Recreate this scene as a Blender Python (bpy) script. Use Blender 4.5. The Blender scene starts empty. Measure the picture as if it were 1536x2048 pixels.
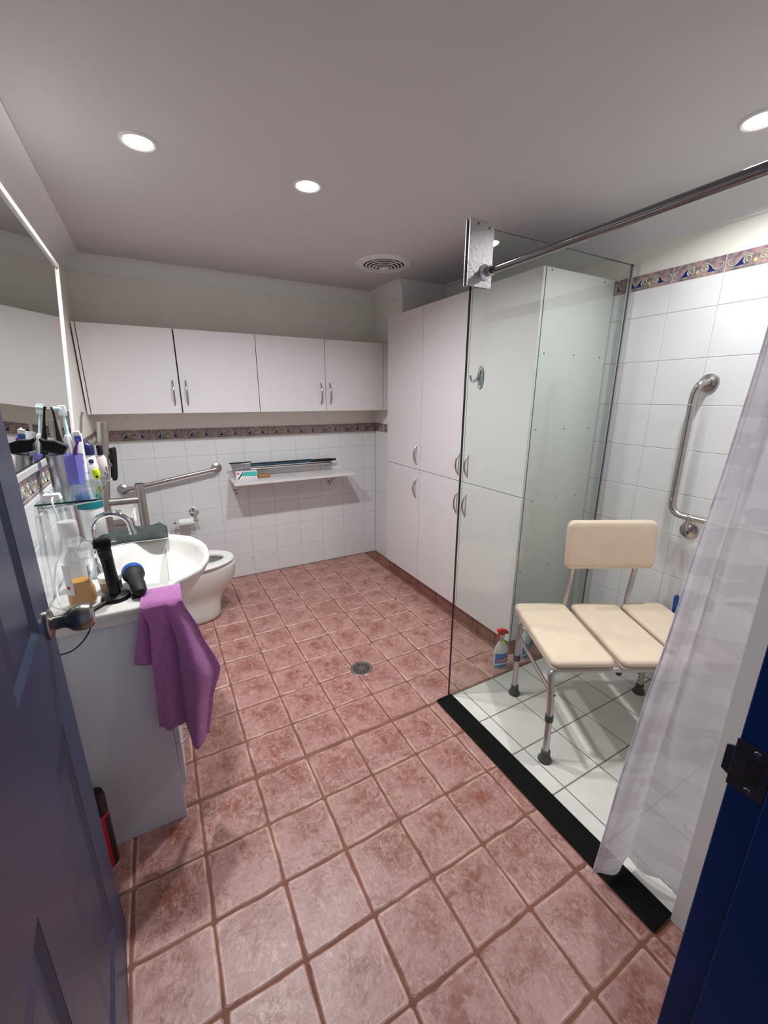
import bpy, bmesh, math, random
from mathutils import Vector, Matrix, Euler
R_ = math.radians
PI = math.pi
random.seed(7)
scene = bpy.context.scene
C = scene.collection
U = 0.2182                      # one floor tile, joint to joint (m)

# ------------------------------------------------------------------ camera
YAW, PITCH, ROLL = 0.500640545, 0.274474645, 0.002363227
CAM = Vector((-0.83515, -2.09371, 1.53779))
fwd = Vector((math.sin(YAW)*math.cos(PITCH), math.cos(YAW)*math.cos(PITCH), -math.sin(PITCH)))
rgt = Vector((math.cos(YAW), -math.sin(YAW), 0)); upv = rgt.cross(fwd)
r2 = math.cos(ROLL)*rgt + math.sin(ROLL)*upv
u2 = -math.sin(ROLL)*rgt + math.cos(ROLL)*upv
cd = bpy.data.cameras.new('camera'); cam = bpy.data.objects.new('camera', cd); C.objects.link(cam)
cd.sensor_fit = 'VERTICAL'; cd.sensor_height = 36.0; cd.lens = 819.671*36.0/2048.0
cd.clip_start = 0.01
cam.matrix_world = Matrix(((r2.x, u2.x, -fwd.x, CAM.x), (r2.y, u2.y, -fwd.y, CAM.y), (r2.z, u2.z, -fwd.z, CAM.z), (0, 0, 0, 1)))
scene.camera = cam

# ------------------------------------------------------------------ world, exposure
w = bpy.data.worlds.new('hallway_ambient'); scene.world = w; w.use_nodes = True
w.node_tree.nodes['Background'].inputs[0].default_value = (0.62, 0.72, 1.0, 1)
w.node_tree.nodes['Background'].inputs[1].default_value = 0.26
vs = scene.view_settings
vs.view_transform = 'Standard'; vs.look = 'None'; vs.gamma = 1.0; vs.use_curve_mapping = False
vs.exposure = 0.0
LAMP_W = 16.0                   # each ceiling downlight
LAMPS = [(-0.762, -0.153, 1.0), (-0.14, -0.141, 1.0), (1.001, -1.263, 0.57)]

# ------------------------------------------------------------------ helpers
def lin(c):
    r = []
    for v in c[:3]:
        v = v/255.0
        r.append(v/12.92 if v <= 0.04045 else ((v+0.055)/1.055)**2.4)
    return (r[0], r[1], r[2], 1)

class G:
    """collects geometry for one mesh"""
    def __init__(s): s.v = []; s.f = []
    def add(s, vs, fs):
        o = len(s.v); s.v += [tuple(p) for p in vs]; s.f += [tuple(i+o for i in f) for f in fs]; return s
    def box(s, x0, x1, y0, y1, z0, z1):
        return s.add([(x0,y0,z0),(x1,y0,z0),(x1,y1,z0),(x0,y1,z0),(x0,y0,z1),(x1,y0,z1),(x1,y1,z1),(x0,y1,z1)],
                     [(0,3,2,1),(4,5,6,7),(0,1,5,4),(1,2,6,5),(2,3,7,6),(3,0,4,7)])
    def tube(s, pts, r, n=12, closed=False, caps=True):
        pts = [Vector(p) for p in pts]; m = len(pts)
        rr = r if isinstance(r, (list, tuple)) else [r]*m
        rings = []; t0 = None; nrm = None
        for i in range(m):
            if closed: t = (pts[(i+1) % m]-pts[i-1]).normalized()
            elif i == 0: t = (pts[1]-pts[0]).normalized()
            elif i == m-1: t = (pts[-1]-pts[-2]).normalized()
            else: t = (pts[i+1]-pts[i-1]).normalized()
            if nrm is None:
                a = Vector((0,0,1)) if abs(t.z) < 0.9 else Vector((1,0,0))
                nrm = (a - t*a.dot(t)).normalized()
            else:
                nrm = (nrm - t*nrm.dot(t)).normalized()
            b = t.cross(nrm)
            rings.append([pts[i] + (nrm*math.cos(2*PI*k/n)+b*math.sin(2*PI*k/n))*rr[i] for k in range(n)])
        return s.loft(rings, closed, caps)
    def loft(s, rings, closed=False, caps=True, cap0=None, cap1=None):
        n = len(rings[0]); m = len(rings); vs = [p for r in rings for p in r]; fs = []
        for i in range(m if closed else m-1):
            j = (i+1) % m
            for k in range(n):
                l = (k+1) % n
                fs.append((i*n+k, i*n+l, j*n+l, j*n+k))
        if not closed:
            if cap0 if cap0 is not None else caps: fs.append(tuple(range(n-1, -1, -1)))
            if cap1 if cap1 is not None else caps: fs.append(tuple((m-1)*n+k for k in range(n)))
        return s.add(vs, fs)
    def lathe(s, prof, o=(0,0,0), d=(0,0,1), n=24, sx=1, sy=1, caps=True, rot=0):
        q = Vector(d).normalized().to_track_quat('Z', 'Y').to_matrix(); o = Vector(o)
        rings = [[o + q @ Vector((r*sx*math.cos(2*PI*k/n+rot), r*sy*math.sin(2*PI*k/n+rot), z)) for k in range(n)] for r, z in prof]
        return s.loft(rings, False, caps)
    def prism(s, poly, a, b, fn):
        """poly of 2-D points, extruded from a to b; fn(u, v, w) -> xyz"""
        n = len(poly)
        return s.loft([[fn(p[0], p[1], a) for p in poly], [fn(p[0], p[1], b) for p in poly]])
    def grid(s, nu, nv, fn, closed=False):
        vs = [fn(i/(nu-1) if not closed else i/nu, j/(nv-1)) for j in range(nv) for i in range(nu)]; fs = []
        for j in range(nv-1):
            for i in range(nu if closed else nu-1):
                k = (i+1) % nu
                fs.append((j*nu+i, j*nu+k, (j+1)*nu+k, (j+1)*nu+i))
        return s.add(vs, fs)
    def xf(s, m, start=0):
        for i in range(start, len(s.v)): s.v[i] = tuple(m @ Vector(s.v[i]))
        return s

def fil(pts, r, n=6):
    """round the inner corners of a polyline"""
    P = [Vector(p) for p in pts]; out = [P[0]]
    for i in range(1, len(P)-1):
        a = (P[i-1]-P[i]); b = (P[i+1]-P[i]); rr = min(r, a.length*0.49, b.length*0.49)
        A = P[i]+a.normalized()*rr; B = P[i]+b.normalized()*rr
        for k in range(n+1):
            t = k/n; out.append(A*(1-t)**2 + P[i]*2*t*(1-t) + B*t*t)
    out.append(P[-1]); return out

def catmull(P, n=6):
    P = [Vector(p) for p in P]; out = []
    for i in range(len(P)-1):
        p0 = P[max(i-1, 0)]; p1 = P[i]; p2 = P[i+1]; p3 = P[min(i+2, len(P)-1)]
        for k in range(n):
            t = k/n
            out.append(0.5*((2*p1)+(p2-p0)*t+(2*p0-5*p1+4*p2-p3)*t*t+(3*p1-p0-3*p2+p3)*t**3))
    out.append(P[-1]); return out

def wm(o):
    b = Matrix.LocRotScale(o.location, o.rotation_euler, o.scale)
    return wm(o.parent) @ o.matrix_parent_inverse @ b if o.parent else b

def mesh_of(name, g, smooth=True, ang=38):
    me = bpy.data.meshes.new(name); me.from_pydata(g.v, [], g.f); me.update()
    bm = bmesh.new(); bm.from_mesh(me); bmesh.ops.recalc_face_normals(bm, faces=bm.faces[:]); bm.to_mesh(me); bm.free()
    if smooth:
        me.polygons.foreach_set('use_smooth', [True]*len(me.polygons)); me.set_sharp_from_angle(angle=R_(ang))
    return me

def obj(name, g, m, parent=None, local=False, smooth=True, bevel=0, seg=2, sub=0, solid=0, ang=38, label=None):
    me = g if isinstance(g, bpy.types.Mesh) else mesh_of(name, g, smooth, ang)
    if m and not me.materials: me.materials.append(m)
    o = bpy.data.objects.new(name, me); C.objects.link(o)
    if parent:
        o.parent = parent
        if not local: o.matrix_parent_inverse = wm(parent).inverted()
    if solid:
        md = o.modifiers.new('thickness', 'SOLIDIFY'); md.thickness = solid; md.offset = 0
    if bevel:
        md = o.modifiers.new('bevel', 'BEVEL'); md.width = bevel; md.segments = seg; md.limit_method = 'ANGLE'; md.angle_limit = R_(35)
        md.harden_normals = False
    if sub:
        md = o.modifiers.new('subdivision', 'SUBSURF'); md.levels = sub; md.render_levels = sub
    if label: o['label'] = label
    return o

def tag(o, label, cat, group=None):
    o['label'] = label; o['category'] = cat
    if group: o['group'] = group
    return o
def thing(name, label, cat, loc=(0,0,0), rotz=0, group=None):
    o = bpy.data.objects.new(name, None); C.objects.link(o); o.empty_display_size = 0.05
    o.location = loc; o.rotation_euler = (0, 0, rotz)
    return tag(o, label, cat, group)
def struct(name, g, m, **k):
    o = obj(name, g, m, **k); o['kind'] = 'structure'; return o
def dup(root, loc, label, rotz=None):
    r = root.copy(); C.objects.link(r); r.location = loc
    if rotz is not None: r.rotation_euler[2] = rotz
    r['label'] = label
    def rec(a, b):
        for ch in list(a.children):
            c = ch.copy(); C.objects.link(c); c.parent = b; rec(ch, c)
    rec(root, r); return r

# ------------------------------------------------------------------ materials
def nmat(name):
    m = bpy.data.materials.new(name); m.use_nodes = True
    nt = m.node_tree; return m, nt, nt.nodes['Principled BSDF']
def node(nt, t, **k):
    n = nt.nodes.new(t)
    for a, b in k.items(): setattr(n, a, b)
    return n
def mat(name, col, rough=0.5, metal=0.0, var=0.0, vscale=8.0, bump=0.0, bscale=40.0, spec=0.5, coat=0.0, trans=0.0, ior=1.45, emit=None, estr=0.0, sheen=0.0, alt=None, alpha=1.0):
    m, nt, p = nmat(name); L = nt.links
    p.inputs['Base Color'].default_value = lin(col); p.inputs['Roughness'].default_value = rough
    p.inputs['Metallic'].default_value = metal; p.inputs['Specular IOR Level'].default_value = spec
    p.inputs['Coat Weight'].default_value = coat; p.inputs['Transmission Weight'].default_value = trans; p.inputs['IOR'].default_value = ior
    p.inputs['Sheen Weight'].default_value = sheen; p.inputs['Alpha'].default_value = alpha
    tc = node(nt, 'ShaderNodeTexCoord')
    if emit: p.inputs['Emission Color'].default_value = lin(emit); p.inputs['Emission Strength'].default_value = estr
    if var or alt:
        n = node(nt, 'ShaderNodeTexNoise'); n.inputs['Scale'].default_value = vscale; n.inputs['Detail'].default_value = 4
        L.new(tc.outputs['Object'], n.inputs['Vector'])
        mx = node(nt, 'ShaderNodeMix', data_type='RGBA')
        c = lin(col)
        mx.inputs[6].default_value = tuple(max(0, x*(1-var)) for x in c[:3])+(1,)
        mx.inputs[7].default_value = lin(alt) if alt else tuple(min(1, x*(1+var)) for x in c[:3])+(1,)
        cr = node(nt, 'ShaderNodeMapRange'); cr.inputs[1].default_value = 0.35; cr.inputs[2].default_value = 0.65
        L.new(n.outputs[0], cr.inputs[0]); L.new(cr.outputs[0], mx.inputs[0]); L.new(mx.outputs[2], p.inputs['Base Color'])
    if bump:
        n2 = node(nt, 'ShaderNodeTexNoise'); n2.inputs['Scale'].default_value = bscale; n2.inputs['Detail'].default_value = 3
        L.new(tc.outputs['Object'], n2.inputs['Vector'])
        b = node(nt, 'ShaderNodeBump'); b.inputs['Strength'].default_value = bump; b.inputs['Distance'].default_value = 0.01
        L.new(n2.outputs[0], b.inputs['Height']); L.new(b.outputs[0], p.inputs['Normal'])
    return m

M = {}
M['ceiling'] = mat('ceiling_paint', (212, 208, 209), 0.9, var=0.015, vscale=3)
M['paint'] = mat('cream_wall_paint', (244, 240, 230), 0.75, var=0.02, vscale=4, bump=0.03, bscale=120)
M['white_paint'] = mat('white_wall_paint', (214, 212, 212), 0.7, var=0.02, bump=0.05, bscale=90)
M['cornice'] = mat('cornice_plaster', (238, 237, 237), 0.85)
M['grout_wall'] = mat('wall_grout', (196, 190, 188), 0.9)
M['tile_white'] = mat('white_glazed_tile', (226, 224, 225), 0.10, var=0.015, vscale=5, bump=0.10, bscale=14, spec=0.5)
M['tile_shower'] = mat('matt_white_floor_tile', (226, 222, 214), 0.42, var=0.04, vscale=9, bump=0.05, bscale=60)
M['grout_shower'] = mat('shower_floor_grout', (128, 118, 106), 0.9, var=0.12, vscale=12)
M['grout_floor'] = mat('brown_floor_grout', (132, 88, 72), 0.9, var=0.15, vscale=10)
M['laminate'] = mat('white_melamine', (224, 217, 218), 0.38, var=0.01, bump=0.015, bscale=220)
M['laminate_edge'] = mat('carcass_grey_white', (196, 196, 194), 0.45)
M['gap'] = mat('dark_gap', (38, 26, 24), 0.9)
M['steel'] = mat('satin_stainless_steel', (186, 180, 176), 0.30, 1.0, var=0.04, vscale=30)
M['chrome'] = mat('chrome', (225, 225, 228), 0.06, 1.0)
M['rod'] = mat('darkened_chrome', (128, 126, 130), 0.10, 1.0)
M['nickel'] = mat('satin_nickel', (176, 172, 168), 0.25, 1.0)
M['brass_old'] = mat('aged_nickel_knob', (150, 146, 138), 0.26, 1.0, var=0.1, vscale=20)
M['alu'] = mat('brushed_aluminium', (196, 190, 190), 0.42, 1.0, var=0.03, vscale=60)
M['plate'] = mat('cast_aluminium_plate', (168, 164, 165), 0.42, 0.7, var=0.06, vscale=26, bump=0.12, bscale=60)
M['ceramic'] = mat('white_ceramic', (216, 211, 206), 0.07, coat=0.3)
M['vanity'] = mat('vanity_panel_paint', (214, 216, 222), 0.35, var=0.01)
M['black'] = mat('black_plastic', (18, 18, 19), 0.32)
M['dial'] = mat('dark_grey_dial', (52, 53, 55), 0.35)
M['black_soft'] = mat('black_rubber', (16, 16, 17), 0.65, bump=0.1, bscale=80)
M['grey_rubber'] = mat('grey_rubber_ferrule', (78, 80, 78), 0.6)
M['rubber_kerb'] = mat('black_kerb_tile', (8, 8, 8), 0.75, var=0.3, vscale=30, bump=0.2, bscale=90, spec=0.2)
M['white_pl'] = mat('white_plastic', (236, 234, 232), 0.3)
M['cream_pad'] = mat('beige_padded_vinyl', (234, 212, 188), 0.55, var=0.03, vscale=10, bump=0.06, bscale=160)
M['cream_edge'] = mat('beige_moulded_edge', (196, 180, 166), 0.5)
M['terry_pink'] = mat('pink_purple_terry', (214, 118, 200), 0.95, var=0.10, vscale=60, bump=0.9, bscale=420, sheen=0.5)
M['terry_dark'] = mat('dark_green_grey_terry', (66, 74, 70), 0.95, var=0.22, vscale=34, bump=0.9, bscale=260)
M['door'] = mat('blue_door_paint', (48, 58, 86), 0.36, var=0.02, bump=0.03, bscale=150)
M['jamb'] = mat('navy_frame_paint', (4, 46, 100), 0.5, var=0.04, spec=0.25)
M['strike'] = mat('dark_strike_plate', (84, 84, 92), 0.4, 0.9, var=0.2, vscale=40)
M['red'] = mat('red_plastic', (212, 26, 34), 0.3)
M['red_can'] = mat('red_can', (196, 22, 40), 0.28)
M['blue_pl'] = mat('blue_plastic', (20, 74, 150), 0.35)
M['navy'] = mat('navy_cap', (32, 34, 84), 0.3)
M['teal'] = mat('teal_plastic', (10, 112, 120), 0.35)
M['purple_brush'] = mat('purple_brush_plastic', (110, 48, 140), 0.35)
M['blue_white'] = mat('blue_bristle', (66, 92, 170), 0.5)
M['yellow'] = mat('neon_yellow_plastic', (226, 240, 20), 0.35)
M['silver'] = mat('brushed_silver', (190, 192, 198), 0.32, 1.0)
M['paper'] = mat('toilet_paper', (240, 238, 236), 0.95, bump=0.1, bscale=200)
M['amber'] = mat('amber_mouthwash', (240, 178, 58), 0.08, trans=0.15, ior=1.33)
M['label_white'] = mat('label_white', (236, 232, 232), 0.5)
M['label_blue'] = mat('label_blue', (46, 128, 204), 0.4, alt=(24, 92, 180), vscale=18)
M['label_teal'] = mat('label_teal', (72, 188, 180), 0.5)
M['ink'] = mat('dark_ink', (40, 42, 58), 0.5)
M['ink_red'] = mat('red_ink', (206, 40, 62), 0.5)
M['brown_label'] = mat('brown_label', (150, 122, 106), 0.5)
M['sponge'] = mat('brown_sponge', (164, 128, 84), 0.95, bump=0.8, bscale=120)
M['tealblue'] = mat('teal_handle', (40, 74, 88), 0.35)
M['kick'] = mat('kick_tile_brown', (138, 92, 84), 0.5, var=0.14, vscale=14)
M['kick_grout'] = mat('kick_grout', (186, 158, 148), 0.9)
M['mirror'] = mat('mirror_silver', (214, 218, 212), 0.015, 1.0)
M['mirror_frame'] = mat('white_mirror_frame', (236, 232, 230), 0.35)
M['lens'] = mat('lamp_lens', (255, 250, 250), 0.4, emit=(255, 246, 250), estr=22.0)
M['tape'] = mat('grey_blue_adhesive_pad', (150, 160, 164), 0.5)
M['water'] = mat('toilet_water', (96, 104, 98), 0.05)
M['bristle'] = mat('pale_bristle', (196, 224, 226), 0.5)
M['liquid_clear'] = mat('blue_liquid', (120, 170, 210), 0.08, trans=0.6, ior=1.33)

def sheet_glass(name, col, refl=1.0, tint=1.0):
    """thin pane: tinted straight-through light plus Fresnel reflection"""
    m = bpy.data.materials.new(name); m.use_nodes = True; nt = m.node_tree; nt.nodes.clear(); L = nt.links
    out = node(nt, 'ShaderNodeOutputMaterial'); tr = node(nt, 'ShaderNodeBsdfTransparent'); tr.inputs[0].default_value = tuple(x*tint for x in col)+(1,)
    gl = node(nt, 'ShaderNodeBsdfGlossy'); gl.inputs['Roughness'].default_value = 0.01
    lw = node(nt, 'ShaderNodeLayerWeight'); lw.inputs[0].default_value = 0.5
    pw = node(nt, 'ShaderNodeMath', operation='POWER'); pw.inputs[1].default_value = 4.5
    mu = node(nt, 'ShaderNodeMath', operation='MULTIPLY_ADD'); mu.inputs[1].default_value = 0.9*refl; mu.inputs[2].default_value = 0.045*refl; mu.use_clamp = True
    mx = node(nt, 'ShaderNodeMixShader')
    L.new(lw.outputs['Facing'], pw.inputs[0]); L.new(pw.outputs[0], mu.inputs[0]); L.new(mu.outputs[0], mx.inputs[0]); L.new(tr.outputs[0], mx.inputs[1]); L.new(gl.outputs[0], mx.inputs[2]); L.new(mx.outputs[0], out.inputs[0])
    return m
M['glass'] = sheet_glass('green_tinted_glass', (0.95, 0.985, 0.96))
M['glass_edge'] = mat('dark_glass_edge', (14, 26, 24), 0.1)
M['shelf_glass'] = sheet_glass('shelf_glass', (0.86, 0.93, 0.92))
M['shelf_edge'] = mat('shelf_glass_edge', (10, 60, 56), 0.1)
M['clear'] = sheet_glass('clear_plastic', (0.90, 0.90, 0.92), 1.4)
M['clear_cap'] = sheet_glass('frosted_cap', (0.86, 0.85, 0.88), 2.0)
def tinted_plastic(name, col, a=0.55):
    m, nt, p = nmat(name); p.inputs['Base Color'].default_value = lin(col); p.inputs['Roughness'].default_value = 0.15; p.inputs['Alpha'].default_value = a
    return m
M['cup'] = tinted_plastic('translucent_purple', (134, 130, 216), 0.74)
M['frost'] = tinted_plastic('frosted_clear_plastic', (226, 224, 228), 0.55)
M['clear_body'] = tinted_plastic('clear_bottle_plastic', (196, 194, 200), 0.26)
M['film'] = tinted_plastic('clear_film', (226, 222, 226), 0.30)

def curtain_mat():
    m = bpy.data.materials.new('sheer_white_curtain'); m.use_nodes = True; nt = m.node_tree; nt.nodes.clear(); L = nt.links
    out = node(nt, 'ShaderNodeOutputMaterial')
    tc = node(nt, 'ShaderNodeTexCoord')
    mp = node(nt, 'ShaderNodeMapping'); mp.inputs['Scale'].default_value = (5, 5, 16); L.new(tc.outputs['Object'], mp.inputs[0])
    wv = node(nt, 'ShaderNodeTexVoronoi'); wv.distance = 'CHEBYCHEV'; wv.inputs['Scale'].default_value = 1.6; L.new(mp.outputs[0], wv.inputs['Vector'])
    sp_ = node(nt, 'ShaderNodeSeparateColor'); L.new(wv.outputs['Color'], sp_.inputs[0])
    mx = node(nt, 'ShaderNodeMix', data_type='RGBA'); mx.inputs[6].default_value = lin((222, 216, 224)); mx.inputs[7].default_value = lin((242, 238, 244)); L.new(sp_.outputs[0], mx.inputs[0])
    d = node(nt, 'ShaderNodeBsdfDiffuse'); t = node(nt, 'ShaderNodeBsdfTranslucent'); tr = node(nt, 'ShaderNodeBsdfTransparent')
    L.new(mx.outputs[2], d.inputs[0]); L.new(mx.outputs[2], t.inputs[0])
    a = node(nt, 'ShaderNodeMixShader'); a.inputs[0].default_value = 0.45; L.new(d.outputs[0], a.inputs[1]); L.new(t.outputs[0], a.inputs[2])
    b = node(nt, 'ShaderNodeMixShader'); b.inputs[0].default_value = 0.10; L.new(a.outputs[0], b.inputs[1]); L.new(tr.outputs[0], b.inputs[2]); L.new(b.outputs[0], out.inputs[0])
    return m
M['curtain'] = curtain_mat()

def floor_tile_mat():
    m, nt, p = nmat('terracotta_floor_tile'); L = nt.links
    tc = node(nt, 'ShaderNodeTexCoord'); oi = node(nt, 'ShaderNodeObjectInfo')
    mul = node(nt, 'ShaderNodeMath', operation='MULTIPLY'); mul.inputs[1].default_value = 37.0; L.new(oi.outputs['Random'], mul.inputs[0])
    add = node(nt, 'ShaderNodeVectorMath', operation='ADD'); L.new(tc.outputs['Object'], add.inputs[0]); L.new(mul.outputs[0], add.inputs[1])
    def noise(scale, det, rough=0.6, dist=0.0, vec=None):
        n = node(nt, 'ShaderNodeTexNoise'); n.inputs['Scale'].default_value = scale; n.inputs['Detail'].default_value = det; n.inputs['Roughness'].default_value = rough; n.inputs['Distortion'].default_value = dist
        L.new(vec or add.outputs[0], n.inputs['Vector']); return n
    def rng(src, a, b, c=0.0, d=1.0):
        r = node(nt, 'ShaderNodeMapRange'); r.inputs[1].default_value = a; r.inputs[2].default_value = b; r.inputs[3].default_value = c; r.inputs[4].default_value = d
        L.new(src, r.inputs[0]); return r.outputs[0]
    def mix(fac, a, b):
        x = node(nt, 'ShaderNodeMix', data_type='RGBA')
        L.new(fac, x.inputs[0])
        for i, c in ((6, a), (7, b)):
            if isinstance(c, tuple): x.inputs[i].default_value = lin(c)
            else: L.new(c, x.inputs[i])
        return x.outputs[2]
    big = rng(noise(9, 5, 0.65, 0.6).outputs[0], 0.40, 0.62)
    fine = rng(noise(48, 6, 0.75, 1.2).outputs[0], 0.42, 0.62)
    c1 = mix(big, (142, 88, 72), (176, 129, 121))
    c2 = mix(fine, c1, (185, 143, 137))
    # brown patch toward the middle of each tile and pale worn strokes near the rim
    sep = node(nt, 'ShaderNodeSeparateXYZ'); L.new(tc.outputs['Object'], sep.inputs[0])
    ax = node(nt, 'ShaderNodeMath', operation='ABSOLUTE'); ay = node(nt, 'ShaderNodeMath', operation='ABSOLUTE'); L.new(sep.outputs[0], ax.inputs[0]); L.new(sep.outputs[1], ay.inputs[0])
    mxx = node(nt, 'ShaderNodeMath', operation='MAXIMUM'); L.new(ax.outputs[0], mxx.inputs[0]); L.new(ay.outputs[0], mxx.inputs[1])
    off = node(nt, 'ShaderNodeVectorMath', operation='DISTANCE'); off.inputs[1].default_value = (0.012, 0.03, 0); L.new(tc.outputs['Object'], off.inputs[0])
    blob = rng(off.outputs['Value'], 0.025, 0.085, 1.0, 0.0)
    bm = node(nt, 'ShaderNodeMath', operation='MULTIPLY'); L.new(blob, bm.inputs[0]); L.new(rng(noise(22, 5, 0.7).outputs[0], 0.42, 0.6), bm.inputs[1])
    bmm = node(nt, 'ShaderNodeMath', operation='MULTIPLY'); L.new(bm.outputs[0], bmm.inputs[0]); bmm.inputs[1].default_value = 0.9
    c3 = mix(bmm.outputs[0], c2, (134, 74, 52))
    mp = node(nt, 'ShaderNodeMapping'); mp.inputs['Scale'].default_value = (1.0, 0.25, 1); mp.inputs['Rotation'].default_value = (0, 0, 0.5); L.new(add.outputs[0], mp.inputs[0])
    streak = rng(noise(70, 3, 0.6, 2.0, mp.outputs[0]).outputs[0], 0.56, 0.68)
    st = node(nt, 'ShaderNodeMath', operation='MULTIPLY'); L.new(streak, st.inputs[0]); st.inputs[1].default_value = 0.55
    c4 = mix(st.outputs[0], c3, (206, 166, 158))
    rim = rng(mxx.outputs[0], 0.094, 0.101)
    rm = node(nt, 'ShaderNodeMath', operation='MULTIPLY'); L.new(rim, rm.inputs[0]); L.new(rng(noise(14, 2).outputs[0], 0.40, 0.60, 0.0, 0.8), rm.inputs[1])
    c5 = mix(rm.outputs[0], c4, (216, 178, 164))
    L.new(c5, p.inputs['Base Color'])
    p.inputs['Roughness'].default_value = 0.42
    L.new(rng(fine, 0, 1, 0.32, 0.46), p.inputs['Roughness'])
    b = node(nt, 'ShaderNodeBump'); b.inputs['Strength'].default_value = 0.40; b.inputs['Distance'].default_value = 0.004
    L.new(noise(26, 5, 0.6, 0.8).outputs[0], b.inputs['Height']); L.new(b.outputs[0], p.inputs['Normal'])
    return m
M['floor_tile'] = floor_tile_mat()

def border_mat():
    m, nt, p = nmat('mauve_border_tile'); L = nt.links
    tc = node(nt, 'ShaderNodeTexCoord'); n = node(nt, 'ShaderNodeTexNoise'); n.inputs['Scale'].default_value = 42; n.inputs['Detail'].default_value = 4; L.new(tc.outputs['Object'], n.inputs['Vector'])
    cr = node(nt, 'ShaderNodeValToRGB'); e = cr.color_ramp.elements
    e[0].position = 0.36; e[0].color = lin((112, 100, 108)); e[1].position = 0.64; e[1].color = lin((180, 146, 140))
    k = e.new(0.5); k.color = lin((146, 126, 132))
    L.new(n.outputs[0], cr.inputs[0]); L.new(cr.outputs[0], p.inputs['Base Color']); p.inputs['Roughness'].default_value = 0.14
    return m
M['border'] = border_mat()
M['scroll'] = mat('pale_scroll_glaze', (186, 190, 166), 0.15, var=0.1, vscale=60)
M['wave'] = mat('navy_glaze', (28, 40, 112), 0.15, var=0.15, vscale=50)
M['bud'] = mat('yellow_green_glaze', (206, 208, 128), 0.15)

# ------------------------------------------------------------------ tiles
_tc = {}
def flat_tile(w, h, t=0.008, ch=0.0015):
    k = ('f', round(w, 4), round(h, 4), t)
    if k not in _tc:
        a, b = w/2, h/2; g = G()
        g.loft([[(-a,-b,0),(a,-b,0),(a,b,0),(-a,b,0)], [(-a,-b,t-ch),(a,-b,t-ch),(a,b,t-ch),(-a,b,t-ch)],
                [(-a+ch,-b+ch,t),(a-ch,-b+ch,t),(a-ch,b-ch,t),(-a+ch,b-ch,t)]], caps=True)
        _tc[k] = mesh_of('tile', g, False)
    return _tc[k]
ROT = {'-y': (PI/2, 0, 0), '-x': (PI/2, 0, -PI/2), '+x': (PI/2, 0, PI/2), '+z': (0, 0, 0)}
def lay(parent, face, plane, A, B, m, name='wall_tile', gap=0.0028, t=0.008, skip=None, key=''):
    """tiles between successive joint lines A (along) and B (up)"""
    for i in range(len(A)-1):
        for j in range(len(B)-1):
            a0, a1, b0, b1 = A[i]+gap/2, A[i+1]-gap/2, B[j]+gap/2, B[j+1]-gap/2
            if a1-a0 < 0.006 or b1-b0 < 0.006: continue
            ca, cb = (a0+a1)/2, (b0+b1)/2
            if skip and skip(ca, cb): continue
            me = flat_tile(a1-a0, b1-b0, t)
            kk = ('m', me.name, m.name)
            if kk not in _tc:
                q = me if not me.materials else me.copy()
                if q is not me: q.materials.clear()
                q.materials.append(m); _tc[kk] = q
            o = bpy.data.objects.new(name, _tc[kk]); C.objects.link(o); o.parent = parent
            d = t
            if face == '-y': o.location = (ca, plane+d, cb)
            elif face == '-x': o.location = (plane+d, ca, cb)
            elif face == '+x': o.location = (plane-d, ca, cb)
            else: o.location = (ca, cb, plane-d)
            o.rotation_euler = ROT[face]

def spiral(cx, cy, r0, turns, sgn, a0, n=22):
    return [(cx+sgn*(r0*(1-0.78*k/n))*math.cos(a0+turns*2*PI*k/n), cy+(r0*(1-0.78*k/n))*math.sin(a0+turns*2*PI*k/n), 0.0) for k in range(n+1)]
BW, BH = U*0.985, 0.0712
def border_meshes():
    sc = G(); wv = G(); bd = G()
    h = BH
    for s in (-1, 1):
        sp = spiral(s*0.026, -0.004, 0.017, 1.35, s, -0.5*PI+0.6)
        sc.tube(sp, 0.0026, 5)
        # long S-curve from the scroll down to the tile's end
        S = catmull([(s*0.012, 0.008, 0), (s*0.030, 0.0175, 0), (s*0.050, 0.006, 0), (s*0.066, -0.014, 0), (s*0.084, -0.018, 0), (s*0.098, -0.006, 0), (s*0.097, 0.008, 0), (s*0.086, 0.008, 0)], 5)
        sc.tube(S, 0.0022, 5)
        poly = [(s*0.040, -0.020), (s*0.078, -0.021), (s*0.064, -0.014), (s*0.050, 0.004), (s*0.042, 0.012), (s*0.0455, -0.006)]
        if s < 0: poly = poly[::-1]
        wv.prism(poly, 0, 0.0012, lambda u, v, w: (u, v, w))
    bd.prism([(0, -0.022), (0.006, -0.014), (0.003, -0.004), (-0.003, -0.004), (-0.006, -0.014)], 0, 0.0012, lambda u, v, w: (u, v, w))
    sc.tube([(-0.104, -0.0255, 0), (0.104, -0.0255, 0)], 0.0011, 4)
    out = []
    for nm, g, m in (('scroll', sc, 'scroll'), ('wave', wv, 'wave'), ('bud', bd, 'bud')):
        me = mesh_of(nm, g, nm == 'scroll'); me.materials.append(M[m]); out.append((nm, me))
    return out
BM = border_meshes()
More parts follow.
